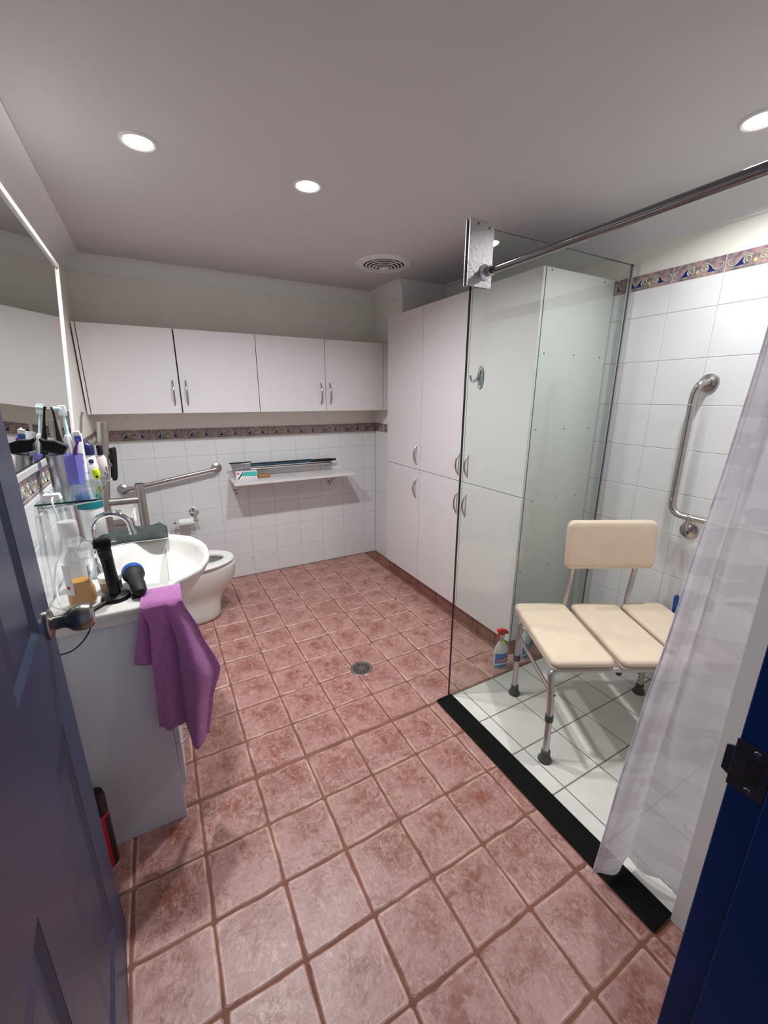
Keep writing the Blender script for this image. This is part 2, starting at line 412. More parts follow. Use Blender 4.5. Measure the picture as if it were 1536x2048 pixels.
def border(parent, face, plane, A, z0, z1, gap=0.004):
    for i in range(len(A)-1):
        a0, a1 = A[i]+gap/2, A[i+1]-gap/2; wd = a1-a0
        if wd < 0.01: continue
        full = wd > 0.19
        me = flat_tile(wd, z1-z0, 0.008); kk = ('b', me.name)
        if kk not in _tc:
            q = me.copy(); q.materials.clear(); q.materials.append(M['border']); _tc[kk] = q
        o = bpy.data.objects.new('border_tile', _tc[kk]); C.objects.link(o); o.parent = parent
        ca, cb = (a0+a1)/2, (z0+z1)/2; d = 0.008
        o.location = {'-y': (ca, plane+d, cb), '-x': (plane+d, ca, cb), '+x': (plane-d, ca, cb)}[face]; o.rotation_euler = ROT[face]
        if full:
            for nm, bm_ in BM:
                c = bpy.data.objects.new(nm, bm_); C.objects.link(c); c.parent = o; c.location = (0, 0, 0.008)

# ------------------------------------------------------------------ room measures
XL, XR, YB, ZC = -1.205, 1.436, 1.445, 2.40
XN, YN = 1.002, 0.982           # nib wall beside the tall cabinets
YS, YF = -1.752, -1.93          # shower end wall, door wall
XK0, XK1, YK = 0.274, 0.371, -0.637   # kerb and glass line
PD = 0.008
BZ0, BZ1 = 1.222, 1.296         # low border band
SZ0, SZ1 = 2.065, 2.136         # shower border band

# ---- floor
floor = struct('floor', G().box(XL, XR, -2.6, YB, -0.12, -0.0035), M['grout_floor'], smooth=False)
def wavy_tile(x0, x1, y0, y1, seed):
    rr = random.Random(seed); g = G(); e = 0.0026
    P = []
    for (a, b, c, d) in ((x0, y0, x1, y0), (x1, y0, x1, y1), (x1, y1, x0, y1), (x0, y1, x0, y0)):
        for t in (0.03, 0.35, 0.68, 0.97):
            P.append((a+(c-a)*t+rr.uniform(-e, e), b+(d-b)*t+rr.uniform(-e, e)))
    cx, cy = (x0+x1)/2, (y0+y1)/2; ins = 0.004
    def sh(p, k): return (p[0]+(cx-p[0])/max(abs(p[0]-cx), abs(p[1]-cy))*k, p[1]+(cy-p[1])/max(abs(p[0]-cx), abs(p[1]-cy))*k)
    g.loft([[(p[0], p[1], -0.010) for p in P], [(p[0], p[1], -0.0030) for p in P], [sh(p, ins)+(0.0,) for p in P]], cap0=False, cap1=True)
    me = mesh_of('floor_tile', g, True, 15); me.materials.append(M['floor_tile']); return me
full_tiles = [wavy_tile(-U/2+0.0046, U/2-0.0046, -U/2+0.0046, U/2-0.0046, s) for s in range(5)]
def put_floor(x0, x1, y0, y1, skip=None):
    i0, i1, j0, j1 = math.floor(x0/U+1e-6), math.ceil(x1/U-1e-6), math.floor(y0/U+1e-6), math.ceil(y1/U-1e-6)
    for i in range(i0, i1):
        for j in range(j0, j1):
            a0, a1, b0, b1 = max(i*U, x0), min((i+1)*U, x1), max(j*U, y0), min((j+1)*U, y1)
            if a1-a0 < 0.02 or b1-b0 < 0.02: continue
            if skip and skip((a0+a1)/2, (b0+b1)/2): continue
            cx, cy = (i+0.5)*U, (j+0.5)*U; g = 0.0046
            if a1-a0 > U*0.99 and b1-b0 > U*0.99: me = full_tiles[(i*3+j*7) % 5]
            else: me = wavy_tile(a0-cx+(g if a0 > x0+1e-6 or True else 0), a1-cx-g, b0-cy+g, b1-cy-g, i*31+j)
            o = bpy.data.objects.new('floor_tile', me); C.objects.link(o); o.parent = floor; o.location = (cx, cy, 0)
put_floor(XL, XK0, -2.3, YK-0.008)
put_floor(XL, XR, YK-0.008, YB, lambda a, b: (a > 0.95 and b > -0.45) or (a < -1.0 and -0.62 < b < 0.1))
put_floor(XK0, 0.355, YF, YS-0.005)
# shower floor
obj('shower_base', G().box(XK1-0.02, XR, YS, YK-0.008, -0.05, -0.0025), M['grout_shower'], floor, smooth=False)
xs = [XK1] + [2.04*U+k*U for k in range(5)] + [XR]; ys = [YS] + [(-3.96-k)*U for k in (3, 2, 1, 0)] + [YK-0.012]
lay(floor, '+z', 0.0, xs, ys, M['tile_shower'], 'shower_floor_tile', 0.005)
kg = G(); poly = [(XK0, 0.0), (XK1, 0.0), (XK1, 0.006), (XK1-0.006, 0.008), (XK0+0.012, 0.008), (XK0, 0.002)]
kg.prism(poly, YS+0.004, YK-0.008, lambda u, v, w: (u, w, v))
kb = struct('trim_kerb', kg, M['rubber_kerb'], smooth=False, bevel=0.002)
# ---- walls
wall_back = struct('wall_back', G().box(XL-0.1, XR+0.1, YB+PD, YB+0.1, -0.02, ZC), M['paint'], smooth=False)
obj('grout_bed', G().box(XL, XN, YB+0.0015, YB+PD+0.002, 0.0, BZ1), M['grout_wall'], wall_back, smooth=False)
cols_b = [XL] + [(-5.0+k)*U-0.0 for k in range(-0, 10)] + [XN]
cols_b = sorted(set(round(c, 4) for c in cols_b if XL <= c <= XN+0.001))
rows = [0.001, 0.95*U, 1.945*U, 2.955*U, 3.975*U, 4.975*U, BZ0]
lay(wall_back, '-y', YB, cols_b, rows, M['tile_white'])
border(wall_back, '-y', YB, cols_b, BZ0+0.002, BZ1)
for x_, z_, r_ in ((-0.226, 0.158, 0.006), (-0.039, 0.161, 0.0045)):
    obj('tile_chip', G().lathe([(r_, 0), (r_*0.8, 0.0006), (0.0005, 0.0006)], (x_, YB-0.0002, z_), (0, -1, 0), 7, caps=False, sx=0.8), M['gap'], wall_back)
wall_nib = struct('wall_nib', G().box(XN+PD, XR+0.1, YN, YB+0.05, -0.02, ZC), M['paint'], smooth=False)
obj('grout_bed', G().box(XN+0.0015, XN+PD+0.002, YN, YB, 0, BZ1), M['grout_wall'], wall_nib, smooth=False)
cols_n = [YN, YB-2*U+0.06, YB-U+0.06, YB]; cols_n = [c for c in cols_n if c >= YN]
lay(wall_nib, '-x', XN, cols_n, rows, M['tile_white']); border(wall_nib, '-x', XN, cols_n, BZ0+0.002, BZ1)
wall_right = struct('wall_right', G().box(XR+PD, XR+0.1, -2.05, YN, -0.02, ZC), M['paint'], smooth=False)
obj('grout_bed', G().box(XR+0.0015, XR+PD+0.002, YS, -0.40, 0, SZ1), M['grout_wall'], wall_right, smooth=False)
cols_r = [YS] + [(-3.785-0.983*k)*U for k in (4, 3, 2, 1, 0, -1)] + [-0.40]; cols_r = [c for c in cols_r if c >= YS]
rows_r = [0.001] + [z*U for z in (0.94, 1.93, 2.915, 3.905, 4.894, 5.892, 6.876, 7.856, 8.86)] + [SZ0]
lay(wall_right, '-x', XR, cols_r, rows_r, M['tile_white']); border(wall_right, '-x', XR, cols_r, SZ0+0.002, SZ1)
wall_left = struct('wall_left', G().box(XL-0.1, XL-PD, -2.05, YB+0.1, -0.02, ZC), M['paint'], smooth=False)
obj('grout_bed', G().box(XL-PD-0.002, XL-0.0015, -1.9, YB, 0.0, BZ1), M['grout_wall'], wall_left, smooth=False)
cols_l = [-0.98] + [(-4+k)*U+0.04 for k in range(0, 11)] + [YB]; cols_l = [c for c in cols_l if -0.99 < c <= YB]
lay(wall_left, '+x', XL, cols_l, rows[3:], M['tile_white']); border(wall_left, '+x', XL, cols_l, BZ0+0.002, BZ1)
obj('tile_cap', G().box(XL-0.006, XL+0.010, -0.95, 0.45, BZ1+0.001, BZ1+0.028), M['ceramic'], wall_left, bevel=0.005)
# door wall with the opening, and the shower end wall
wf = G(); DX0, DX1 = -1.075, -0.165
wf.box(XL-0.1, DX0, -2.06, YF, -0.02, ZC); wf.box(DX1, XR+0.1, -2.06, YF, -0.02, ZC); wf.box(DX0, DX1, -2.06, YF, 2.10, ZC)
struct('wall_front', wf, M['white_paint'], smooth=False)
struct('wall_shower_end', G().box(0.355, XR+0.05, YF-0.01, YS, -0.02, ZC), M['white_paint'], smooth=False)
# ---- ceiling and cornices
struct('ceiling', G().box(XL-0.15, XR+0.15, -2.06, YB+0.15, ZC, ZC+0.08), M['ceiling'], smooth=False)
def cove(pj, hb):
    """profile (out from wall, z): step, concave curve, step"""
    z0 = ZC-hb; P = [(0, z0), (0.008, z0), (0.008, z0+0.006)]
    for k in range(1, 8):
        a = k/8*PI/2; P.append((0.008+(pj-0.016)*(1-math.cos(a)), z0+0.006+(hb-0.012)*math.sin(a)))
    P += [(pj-0.008, ZC-0.006), (pj, ZC-0.006), (pj, ZC), (0, ZC)]
    return P
pr = cove(0.092, 0.095)
struct('trim_1', G().prism(pr, XL-0.01, XN+PD, lambda u, v, w: (w, YB+PD-u, v)), M['cornice'], ang=25)
struct('trim_2', G().prism(pr, YF, YB+PD, lambda u, v, w: (XL-PD+u, w, v)), M['cornice'], ang=25)
struct('trim_3', G().prism(cove(0.095, 0.108), 0, 1, lambda u, v, w: (XN+PD-u, YN-u if w == 0 else YB+PD, v)), M['cornice'], ang=25)
struct('trim_4', G().prism(cove(0.095, 0.108), 0, 1, lambda u, v, w: (XN+PD-u if w == 0 else XR+PD, YN-u, v)), M['cornice'], ang=25)
struct('trim_5', G().prism(cove(0.095, 0.140), YF, YN, lambda u, v, w: (XR+PD-u, w, v)), M['cornice'], ang=25)
struct('trim_6', G().prism(pr, XL, XR, lambda u, v, w: (w, YF+u, v)), M['cornice'], ang=25)

# ------------------------------------------------------------------ ceiling lamps and vent
wheres = ['above the basin side of the room', 'nearer the tall cupboards, in line with the vent', 'above the shower bench']
for (x, y, pw_), wh in zip(LAMPS, wheres):
    t = thing('ceiling_downlight', 'round white recessed ceiling downlight, lit, '+wh, 'ceiling light', (x, y, ZC), 0, 'ceiling downlights')
    obj('trim_ring', G().lathe([(0.046, -0.001), (0.047, -0.006), (0.054, -0.008), (0.060, -0.004), (0.061, 0.0)], (0, 0, 0), n=32, caps=False), M['white_pl'], t, local=True)
    obj('lens', G().lathe([(0.0005, -0.0052), (0.046, -0.005), (0.0465, -0.001)], (0, 0, 0), n=32, caps=False), M['lens'], t, local=True)
    ld = bpy.data.lights.new('downlight_beam', 'AREA'); ld.shape = 'DISK'; ld.size = 0.085; ld.energy = LAMP_W*pw_; ld.color = (0.945, 0.985, 1.0); ld.spread = R_(152)
    lo = bpy.data.objects.new('downlight_beam', ld); C.objects.link(lo); lo.parent = t; lo.location = (0, 0, -0.011)
vt = thing('ceiling_vent', 'round white ceiling exhaust vent with concentric rings', 'vent', (0.655, 0.64, ZC))
obj('backing', G().lathe([(0.0005, -0.001), (0.16, -0.001)], n=40, caps=False), M['gap'], vt, local=True)
obj('flange', G().lathe([(0.137, -0.002), (0.138, -0.012), (0.165, -0.013), (0.185, -0.008), (0.190, -0.0)], n=48, caps=False), M['white_pl'], vt, local=True)
for k, r in enumerate((0.126, 0.104, 0.082, 0.060)):
    z_ = -0.014-0.0045*k
    obj('ring', G().lathe([(r-0.011, z_-0.001), (r, z_), (r, z_+0.0015), (r-0.011, z_+0.0006), (r-0.011, z_-0.001)], n=48, caps=False), M['white_pl'], vt, local=True)
obj('hub', G().lathe([(0.0005, -0.034), (0.034, -0.032), (0.038, -0.030), (0.034, -0.029)], n=32, caps=False), M['white_pl'], vt, local=True)
for k in range(4): obj('spoke', G().box(0.03, 0.137, -0.0015, 0.0015, -0.012, -0.006).xf(Matrix.Rotation(k*PI/2+0.5, 4, 'Z')), M['white_pl'], vt, local=True, smooth=False)

# ------------------------------------------------------------------ cupboards
def bow_handle(name, p0, p1, out, parent, r=0.0052, bow=0.030):
    p0, p1, out = Vector(p0), Vector(p1), Vector(out); n = 12; pts = []; rr = []
    for k in range(n+1):
        t = k/n; pts.append(p0.lerp(p1, t)+out*(0.0+bow*math.sin(PI*t)**0.85)); rr.append(r*(0.75+0.45*math.sin(PI*t)))
    return obj(name, G().tube(pts, rr, 10), M['nickel'], parent)
# tall cupboards
XF, XB = 0.884, XR-0.006
ZK, ZT, ZM = 0.098, 2.140, 1.001
def tall(label, y0, y1, doors):
    t = thing('tall_cupboard', label, 'cupboard', ((XF+XB)/2, (y0+y1)/2, 0))
    obj('carcass', G().box(XF+0.021, XB, y0, min(y1, YN-0.003), ZK, ZT), M['laminate'], t, smooth=False, bevel=0.001)
    obj('shadow_gap', G().box(XF+0.0175, XF+0.0209, y0+0.002, y1-0.002, ZK+0.002, ZT-0.002), M['gap'], t, smooth=False)
    for (a, b, hs) in doors:
        for (z0, z1, hz) in ((ZM+0.002, ZT, (1.035, 1.188)), (ZK, ZM-0.002, (0.772, 0.930))):
            d = obj('door', G().box(XF, XF+0.0175, a+0.0022, b-0.0022, z0, z1), M['laminate'], t, smooth=False, bevel=0.0012)
            yy = a+0.045 if hs == 'a' else b-0.045
            bow_handle('handle', (XF+0.002, yy, hz[0]), (XF+0.002, yy, hz[1]), (-1, 0, 0), d)
    # tiled kick
    kx = 0.903
    obj('kickboard', G().box(kx+0.006, XB, y0+0.012, min(y1, YN-0.003), 0.0, ZK), M['kick_grout'], t, smooth=False)
    ln = [y0+0.010] + [c for c in [(4.06-0.985*k)*U for k in range(8)] if y0+0.03 < c < y1-0.02][::-1] + [y1]
    for i in range(len(ln)-1):
        obj('kick_tile', G().box(kx, kx+0.0075, ln[i]+0.0028, ln[i+1]-0.0028, 0.0, ZK-0.002), M['kick'], t, smooth=False, bevel=0.001)
    return t
Y0, Y1, Y2, Y3 = -0.535, -0.022, 0.485, 0.992
tall('single-door tall white cupboard beside the nib wall', Y2+0.001, Y3-0.002, [(Y2, Y3, 'a')])
tB = tall('double-door tall white cupboard with its side panel behind the shower glass', Y0, Y2-0.001, [(Y1, Y2, 'a'), (Y0, Y1, 'b')])
for i in range(3):
    obj('kick_tile', G().box(0.905+i*0.18, min(1.428, 0.905+(i+1)*0.18-0.003), Y0+0.006, Y0+0.0125, 0.0, ZK-0.002), M['kick'], tB, smooth=False)
dots = [(0.941,1.75),(1.166,1.751),(1.384,1.75),(0.935,1.369),(1.160,1.369),(1.368,1.364),(0.961,0.973),(1.162,0.973),(1.33,0.969),(0.925,0.556),(1.158,0.551),(0.94,2.128),(1.345,2.122)]
for x, z in dots:
    obj('screw_hole', G().lathe([(0.0045, 0.0), (0.004, 0.0012), (0.0005, 0.0012)], (x, Y0+0.0002, z), (0, -1, 0), 8, caps=False), M['gap'], tB)
# wall cupboards
YW = 1.15
ZW0, ZW1 = 1.424, 1.968
def wallcab(label, x0, x1, seam, gaps, hx):
    t = thing('wall_cupboard', label, 'cupboard', ((x0+x1)/2, (YW+YB)/2, ZW0), 0)
    obj('carcass', G().box(x0+0.001, x1-0.001, YW+0.021, YB+PD-0.001, ZW0+0.003, ZW1), M['laminate'], t, smooth=False)
    obj('shadow_gap', G().box(x0+0.002, x1-0.002, YW+0.0175, YW+0.0209, ZW0+0.004, ZW1-0.002), M['gap'], t, smooth=False)
    for (a, b, h) in ((x0+gaps[0], seam-gaps[1], hx[0]), (seam+gaps[1], x1-gaps[2], hx[1])):
        d = obj('door', G().box(a, b, YW, YW+0.0172, ZW0, ZW1), M['laminate'], t, smooth=False, bevel=0.0012)
        bow_handle('handle', (h, YW+0.002, 1.474), (h, YW+0.002, 1.642), (0, -1, 0), d)
    return t
w1 = wallcab('white two-door wall cupboard against the mirror wall, high on the back wall', -1.187, -0.127, -0.657, (0.0035, 0.0040, 0.0018), (-0.698, -0.617))
w2 = wallcab('white two-door wall cupboard above the fold-down shelf, high on the back wall', -0.126, 0.929, 0.404, (0.0018, 0.0022, 0.0018), (0.362, 0.438))
obj('filler_panel', G().box(0.932, XN-0.001, YW+0.002, YW+0.018, ZW0, ZW1), M['laminate'], w2, smooth=False)
obj('filler_panel', G().box(XL+0.001, -1.1885, YW+0.002, YW+0.03, ZW0, ZW1), M['laminate'], w1, smooth=False)

# ------------------------------------------------------------------ shower screen, rod, curtain
gl = thing('shower_screen', 'frameless clear glass shower screen with a dark edge', 'glass panel', (0.9, YK, 0))
GX0, GX1, GZ = 0.362, 1.412, 2.184
obj('pane', G().box(GX0, GX1, YK-0.004, YK+0.004, 0.001, GZ), M['glass'], gl, smooth=False)
obj('edge', G().box(GX0-0.0045, GX0-0.0002, YK-0.0045, YK+0.0045, 0.001, GZ), M['glass_edge'], gl, smooth=False)
obj('top_edge', G().box(GX0, GX1, YK-0.0045, YK+0.0045, GZ+0.0002, GZ+0.0022), M['glass_edge'], gl, smooth=False)
ch = G(); ch.box(GX1-0.012, XR-0.001, YK-0.012, YK-0.0045, 0.001, GZ+0.006); ch.box(GX1-0.012, XR-0.001, YK+0.0045, YK+0.012, 0.001, GZ+0.006); ch.box(GX1+0.004, XR-0.001, YK-0.0045, YK+0.0045, 0.001, GZ+0.006)
obj('wall_channel', ch, M['chrome'], gl, smooth=False, bevel=0.001)
pb = thing('rod_bracket', 'rectangular aluminium plates clamped over the glass corner', 'bracket', (0.395, YK, 1.97))
PZ0, PZ1, PX0, PX1 = 1.968, 2.205, 0.334, 0.457
obj('plate', G().box(PX0, PX1, YK-0.0125, YK-0.0052, PZ0, PZ1), M['plate'], pb, smooth=False, bevel=0.001)
obj('plate', G().box(PX0-0.004, PX1-0.006, YK+0.0052, YK+0.011, PZ0, PZ1), M['plate'], pb, smooth=False, bevel=0.001)
for (dx, dz) in ((0.04, -0.015), (0.096, -0.022), (0.014, -0.05), (0.012, -0.18)):
    obj('screw', G().lathe([(0.0045, 0), (0.004, 0.0012), (0.0015, 0.0008), (0.0005, 0.0008)], (PX0+dx, YK-0.0124, PZ1+dz), (0, -1, 0), 10, caps=False), M['steel'] if dx < 0.03 else M['strike'], pb)
RX, RZ = 0.419, 2.024
rod = thing('curtain_rod', 'chrome shower curtain rod running from the glass bracket to the wall', 'curtain rod', (RX, -1.2, RZ))
obj('tube', G().tube([(RX, YK-0.014, RZ), (RX+0.012, YS+0.002, RZ+0.004)], 0.0145, 20), M['rod'], rod)
obj('rosette', G().lathe([(0.030, 0), (0.030, 0.004), (0.024, 0.010), (0.018, 0.012), (0.018, 0.024)], (RX, YK-0.0126, RZ), (0, -1, 0), 28, caps=False), M['chrome'], rod)
obj('socket', G().lathe([(0.0185, 0.008), (0.0190, 0.040), (0.0150, 0.041)], (RX, YK-0.0126, RZ), (0, -1, 0), 24, caps=False), M['steel'], rod)
obj('rosette', G().lathe([(0.030, 0), (0.030, 0.004), (0.024, 0.010), (0.018, 0.012), (0.018, 0.024)], (RX+0.012, YS+0.001, RZ+0.004), (0, 1, 0), 28, caps=False), M['chrome'], rod)

cur = thing('shower_curtain', 'sheer white checked fabric shower curtain bunched at the end wall', 'curtain', (0.36, -1.65, 0))
top = catmull([(0.430, -1.635, 0), (0.412, -1.645, 0), (0.440, -1.655, 0), (0.452, -1.664, 0), (0.412, -1.674, 0), (0.404, -1.686, 0), (0.440, -1.700, 0), (0.450, -1.711, 0), (0.425, -1.721, 0)], 7)
bot = catmull([(0.238, -1.568, 0), (0.266, -1.588, 0), (0.318, -1.602, 0), (0.364, -1.597, 0), (0.392, -1.600, 0), (0.396, -1.645, 0), (0.418, -1.690, 0), (0.424, -1.706, 0), (0.428, -1.721, 0)], 7)
YL = [(0, -1.635), (0.184, -1.620), (0.323, -1.604), (0.45, -1.584), (0.59, -1.573), (0.675, -1.563), (0.83, -1.558), (1, -1.568)]
def ylead(v):
    for (p, q), (p2, q2) in zip(YL, YL[1:]):
        if v <= p2: return q+(q2-q)*(v-p)/(p2-p)
    return YL[-1][1]
NB = len(top)
def cf(u, v):
    i = min(int(round(u*(NB-1))), NB-1); a, b = top[i], bot[i]
    e = v**2.6
    x = a.x*(1-e)+b.x*e; y = a.y*(1-v)+b.y*v+(ylead(v)-(-1.635*(1-v)-1.568*v))*(1-u)**3
    y += -0.024*u**4*min(1, v*8)
    z = 2.005*(1-v)+0.026*v
    sw = 0.006*math.sin(v*9+u*7)*(v*(1-v)*4)
    z += 0.012*math.sin(u*PI*6)*v**6
    return (x+sw, y+0.5*sw, z)
obj('fabric', G().grid(NB, 46, cf), M['curtain'], cur, ang=180)
hm = [cf(k/(NB-1), 0.985) for k in range(NB)]
obj('leading_hem', G().tube([cf(0, k/40) for k in range(41)], 0.0028, 6), M['curtain'], cur)
for k in range(6):
    p = cf((k+0.5)/6.0, 0.0); yy = p[1]
    rx_ = RX+0.012*(YK-0.014-yy)/1.1; ring = [(rx_+0.0195*math.cos(a*2*PI/16), yy, RZ+0.0037+0.0195*math.sin(a*2*PI/16)) for a in range(16)]
    obj('curtain_ring', G().tube(ring, 0.0022, 6, closed=True), M['white_pl'], cur)
# hook stuck on the glass
hk = thing('adhesive_hook', 'small chrome oval hook stuck to the shower glass', 'hook', (0.452, YK, 1.618))
hx, hz = 0.452, 1.618
obj('pad', G().lathe([(0.0005, 0.0), (0.5, 0.0), (0.5, 0.002), (0.0005, 0.002)], (hx+0.003, YK+0.0042, hz), (0, 1, 0), 24, sx=0.016, sy=0.072, caps=False), M['tape'], hk)
obj('back_plate', G().lathe([(0.5, 0.002), (0.52, 0.006), (0.40, 0.011), (0.0005, 0.012)], (hx, YK+0.0042, hz), (0, 1, 0), 28, sx=0.036, sy=0.098, caps=False), M['chrome'], hk)
obj('prong', G().tube(catmull([(hx-0.002, YK+0.014, hz+0.012), (hx-0.006, YK+0.030, hz-0.006), (hx-0.012, YK+0.046, hz-0.014), (hx-0.016, YK+0.056, hz-0.002), (hx-0.017, YK+0.058, hz+0.012)], 5), 0.0065, 10), M['chrome'], hk)

# ------------------------------------------------------------------ grab rails
def flange(parent, o, d, r=0.040, m='steel'):
    return obj('flange', G().lathe([(r, 0), (r, 0.004), (r*0.93, 0.010), (r*0.55, 0.016), (0.017, 0.020)], o, d, 28, caps=True), M[m], parent)
gr = thing('grab_rail', 'angled stainless grab rail rising beside the toilet on the back wall', 'grab rail', (-0.78, YB, 0.93), 0, 'stainless grab rails')
a, b = Vector((-1.105, YB, 0.873)), Vector((-0.446, YB, 0.982)); o_ = Vector((0, -0.060, 0)); dd = (b-a).normalized()
obj('tube', G().tube(fil([a+Vector((0, -0.012, 0)), a+o_, b+o_, b+Vector((0, -0.012, 0))], 0.045, 7), 0.0155, 16), M['steel'], gr)
flange(gr, a, (0, -1, 0), 0.040); flange(gr, b, (0, -1, 0), 0.040)
gr = thing('grab_rail', 'straight stainless grab rail behind the fold-down shelf', 'grab rail', (0.12, YB, 0.96), 0, 'stainless grab rails')
a, b = Vector((-0.262, YB, 0.955)), Vector((0.512, YB, 0.955))
obj('tube', G().tube(fil([a+Vector((0, -0.012, 0)), a+o_, b+o_, b+Vector((0, -0.012, 0))], 0.045, 7), 0.0155, 16), M['steel'], gr)
flange(gr, a, (0, -1, 0)); flange(gr, b, (0, -1, 0))
gr = thing('grab_rail', 'L-shaped stainless grab rail on the shower wall', 'grab rail', (XR, -1.1, 0.9), 0, 'stainless grab rails')
T0 = Vector((XR, -1.072, 1.602)); B0 = Vector((XR, -1.118, 0.900)); xo = XR-0.060
obj('tube', G().tube(fil([T0+Vector((-0.012, 0, 0)), (xo, -1.062, 1.600), (xo-0.0, -1.046, 1.552), (xo, -1.046, 0.978), (xo, -1.32, 0.978), (xo, -1.62, 0.978), (XR-0.012, -1.62, 0.978)], 0.062, 8), 0.0160, 18), M['steel'], gr)
for p in ((xo, -1.046, 1.50), (xo, -1.046, 1.05)):
    obj('joint_collar', G().lathe([(0.0162, -0.006), (0.0172, -0.004), (0.0172, 0.004), (0.0162, 0.006)], p, (0, 0, 1), 18, caps=False), M['steel'], gr)
obj('joint_collar', G().lathe([(0.0162, -0.006), (0.0175, -0.004), (0.0175, 0.004), (0.0162, 0.006)], (xo, -1.135, 0.978), (0, 1, 0), 18, caps=False), M['steel'], gr)
flange(gr, T0, (-1, 0, 0), 0.042); flange(gr, B0, (-1, 0, 0), 0.042); flange(gr, (XR, -1.62, 0.978), (-1, 0, 0), 0.040)
obj('support_leg', G().tube(fil([B0+Vector((-0.014, 0, 0)), B0+Vector((-0.050, -0.004, 0.02)), (xo, -1.135, 0.978)], 0.03, 6), 0.011, 12), M['steel'], gr)
obj('fixing_screw', G().lathe([(0.006, 0), (0.005, 0.003), (0.0005, 0.003)], B0+Vector((-0.017, -0.006, -0.012)), (-1, 0, 0), 10, caps=False), M['strike'], gr)
# fold-down support frame beside the toilet
fr = thing('toilet_support_frame', 'satin steel tube support frame standing between basin and toilet', 'support rail', (-1.05, 0.60, 0))
yf = 0.60
obj('wall_post', G().tube([(-1.150, yf, 0.0), (-1.140, yf, 0.95), (-1.083, yf, 1.402)], 0.026, 18), M['steel'], fr)
obj('front_post', G().tube([(-0.962, yf, 0.0), (-0.962, yf, 1.053)], 0.0235, 18), M['steel'], fr)
obj('post_cap', G().lathe([(0.0235, 0), (0.022, 0.003), (0.0005, 0.004)], (-0.962, yf, 1.0528), n=18, caps=False), M['strike'], fr)
obj('cross_bar', G().tube([(-1.137, yf, 0.962), (-0.962, yf, 0.962)], 0.021, 16), M['steel'], fr)
obj('cross_bar', G().tube([(-1.146, yf, 0.42), (-0.962, yf, 0.42)], 0.019, 14), M['steel'], fr)
obj('black_arm_pad', G().tube(catmull([(-1.064, yf+0.03, 1.262), (-1.062, yf+0.03, 1.24), (-1.070, yf+0.03, 1.15), (-1.078, yf+0.03, 1.08)], 5), [0.012]+[0.017]*13+[0.015, 0.010], 12), M['black_soft'], fr, label='black soft arm pad')
obj('pad_bracket', G().box(-1.105, -1.062, yf-0.01, yf+0.03, 1.205, 1.225), M['black'], fr, smooth=False)

# ------------------------------------------------------------------ toilet roll holder
tp = thing('toilet_roll_holder', 'chrome toilet roll holder with round wall plate', 'roll holder', (-0.65, YB, 0.6))
wx, wz = -0.652, 0.640
obj('wall_plate', G().lathe([(0.036, 0), (0.036, 0.004), (0.026, 0.010), (0.012, 0.014)], (wx, YB, wz), (0, -1, 0), 28), M['chrome'], tp)
obj('arm', G().tube(fil([(wx, YB-0.012, wz), (wx, YB-0.05, wz), (wx+0.008, YB-0.075, wz-0.055)], 0.03, 6), 0.008, 12), M['chrome'], tp)
obj('spindle', G().tube([(wx+0.010, YB-0.075, wz-0.055), (wx-0.145, YB-0.075, wz-0.055)], 0.0065, 12), M['chrome'], tp)
for x in (wx+0.012, wx-0.146): obj('end_ball', G().lathe([(0.0005, -0.014), (0.009, -0.011), (0.0135, 0), (0.009, 0.011), (0.0005, 0.014)], (x, YB-0.075, wz-0.055), (1, 0, 0), 16, caps=False), M['chrome'], tp)
rl = thing('toilet_roll', 'nearly used-up white toilet paper roll on the chrome holder', 'toilet roll', (wx-0.07, YB-0.075, wz-0.055))
obj('paper', G().lathe([(0.020, -0.052), (0.028, -0.052), (0.0285, 0.052), (0.020, 0.052), (0.020, -0.052)], (wx-0.068, YB-0.075, wz-0.060), (1, 0, 0), 28, caps=False), M['paper'], rl)
obj('loose_sheet', G().grid(2, 8, lambda u, v: (wx-0.119+u*0.102, YB-0.075-0.0285*math.cos(v*1.2)-0.0004, wz-0.060-0.0285*math.sin(v*1.2))), M['paper'], rl)

# ------------------------------------------------------------------ fold-down shelf and what lies on it
SX0, SX1, SYF, SZT = -0.362, 0.655, 1.155, 0.890
sh = thing('wall_shelf', 'white fold-down shelf on metal brackets along the back wall', 'shelf', ((SX0+SX1)/2, 1.3, SZT))
obj('board', G().box(SX0, SX1, SYF, YB-0.002, SZT-0.018, SZT), M['laminate'], sh, smooth=False, bevel=0.0015)
for bx in (SX0+0.045, SX1-0.14):
    br = G(); br.box(bx-0.012, bx+0.012, YB-0.008, YB-0.001, SZT-0.150, SZT-0.018); br.box(bx-0.012, bx+0.012, SYF+0.09, YB-0.002, SZT-0.024, SZT-0.018)
    bk = obj('bracket', br, M['white_pl'], sh, smooth=False)
    obj('strut', G().tube([(bx, YB-0.010, SZT-0.125), (bx, SYF+0.11, SZT-0.030)], 0.005, 8), M['steel'], bk)
    for zz in (0.045, 0.105, 0.138): obj('bracket_bolt', G().lathe([(0.0065, 0), (0.005, 0.004), (0.0005, 0.004)], (bx+(0.004 if zz != 0.105 else -0.005), YB-0.008, SZT-zz), (0, -1, 0), 8, caps=False), M['gap'], bk)
sq = thing('squeegee', 'long-handled squeegee with grey head and teal handle resting along the straight grab rail', 'squeegee', (0.1, 1.385, 0.985))
zq = 1.018
obj('head', G().prism([(-0.352, 0), (-0.192, -0.004), (-0.194, -0.052), (-0.338, -0.054)], 1.352, 1.360, lambda u, v, w_: (u, w_, zq+v)), M['silver'], sq, smooth=False, bevel=0.002)
obj('rubber_blade', G().box(-0.360, -0.186, 1.349, 1.361, zq-0.001, zq+0.007), M['black'], sq, smooth=False)
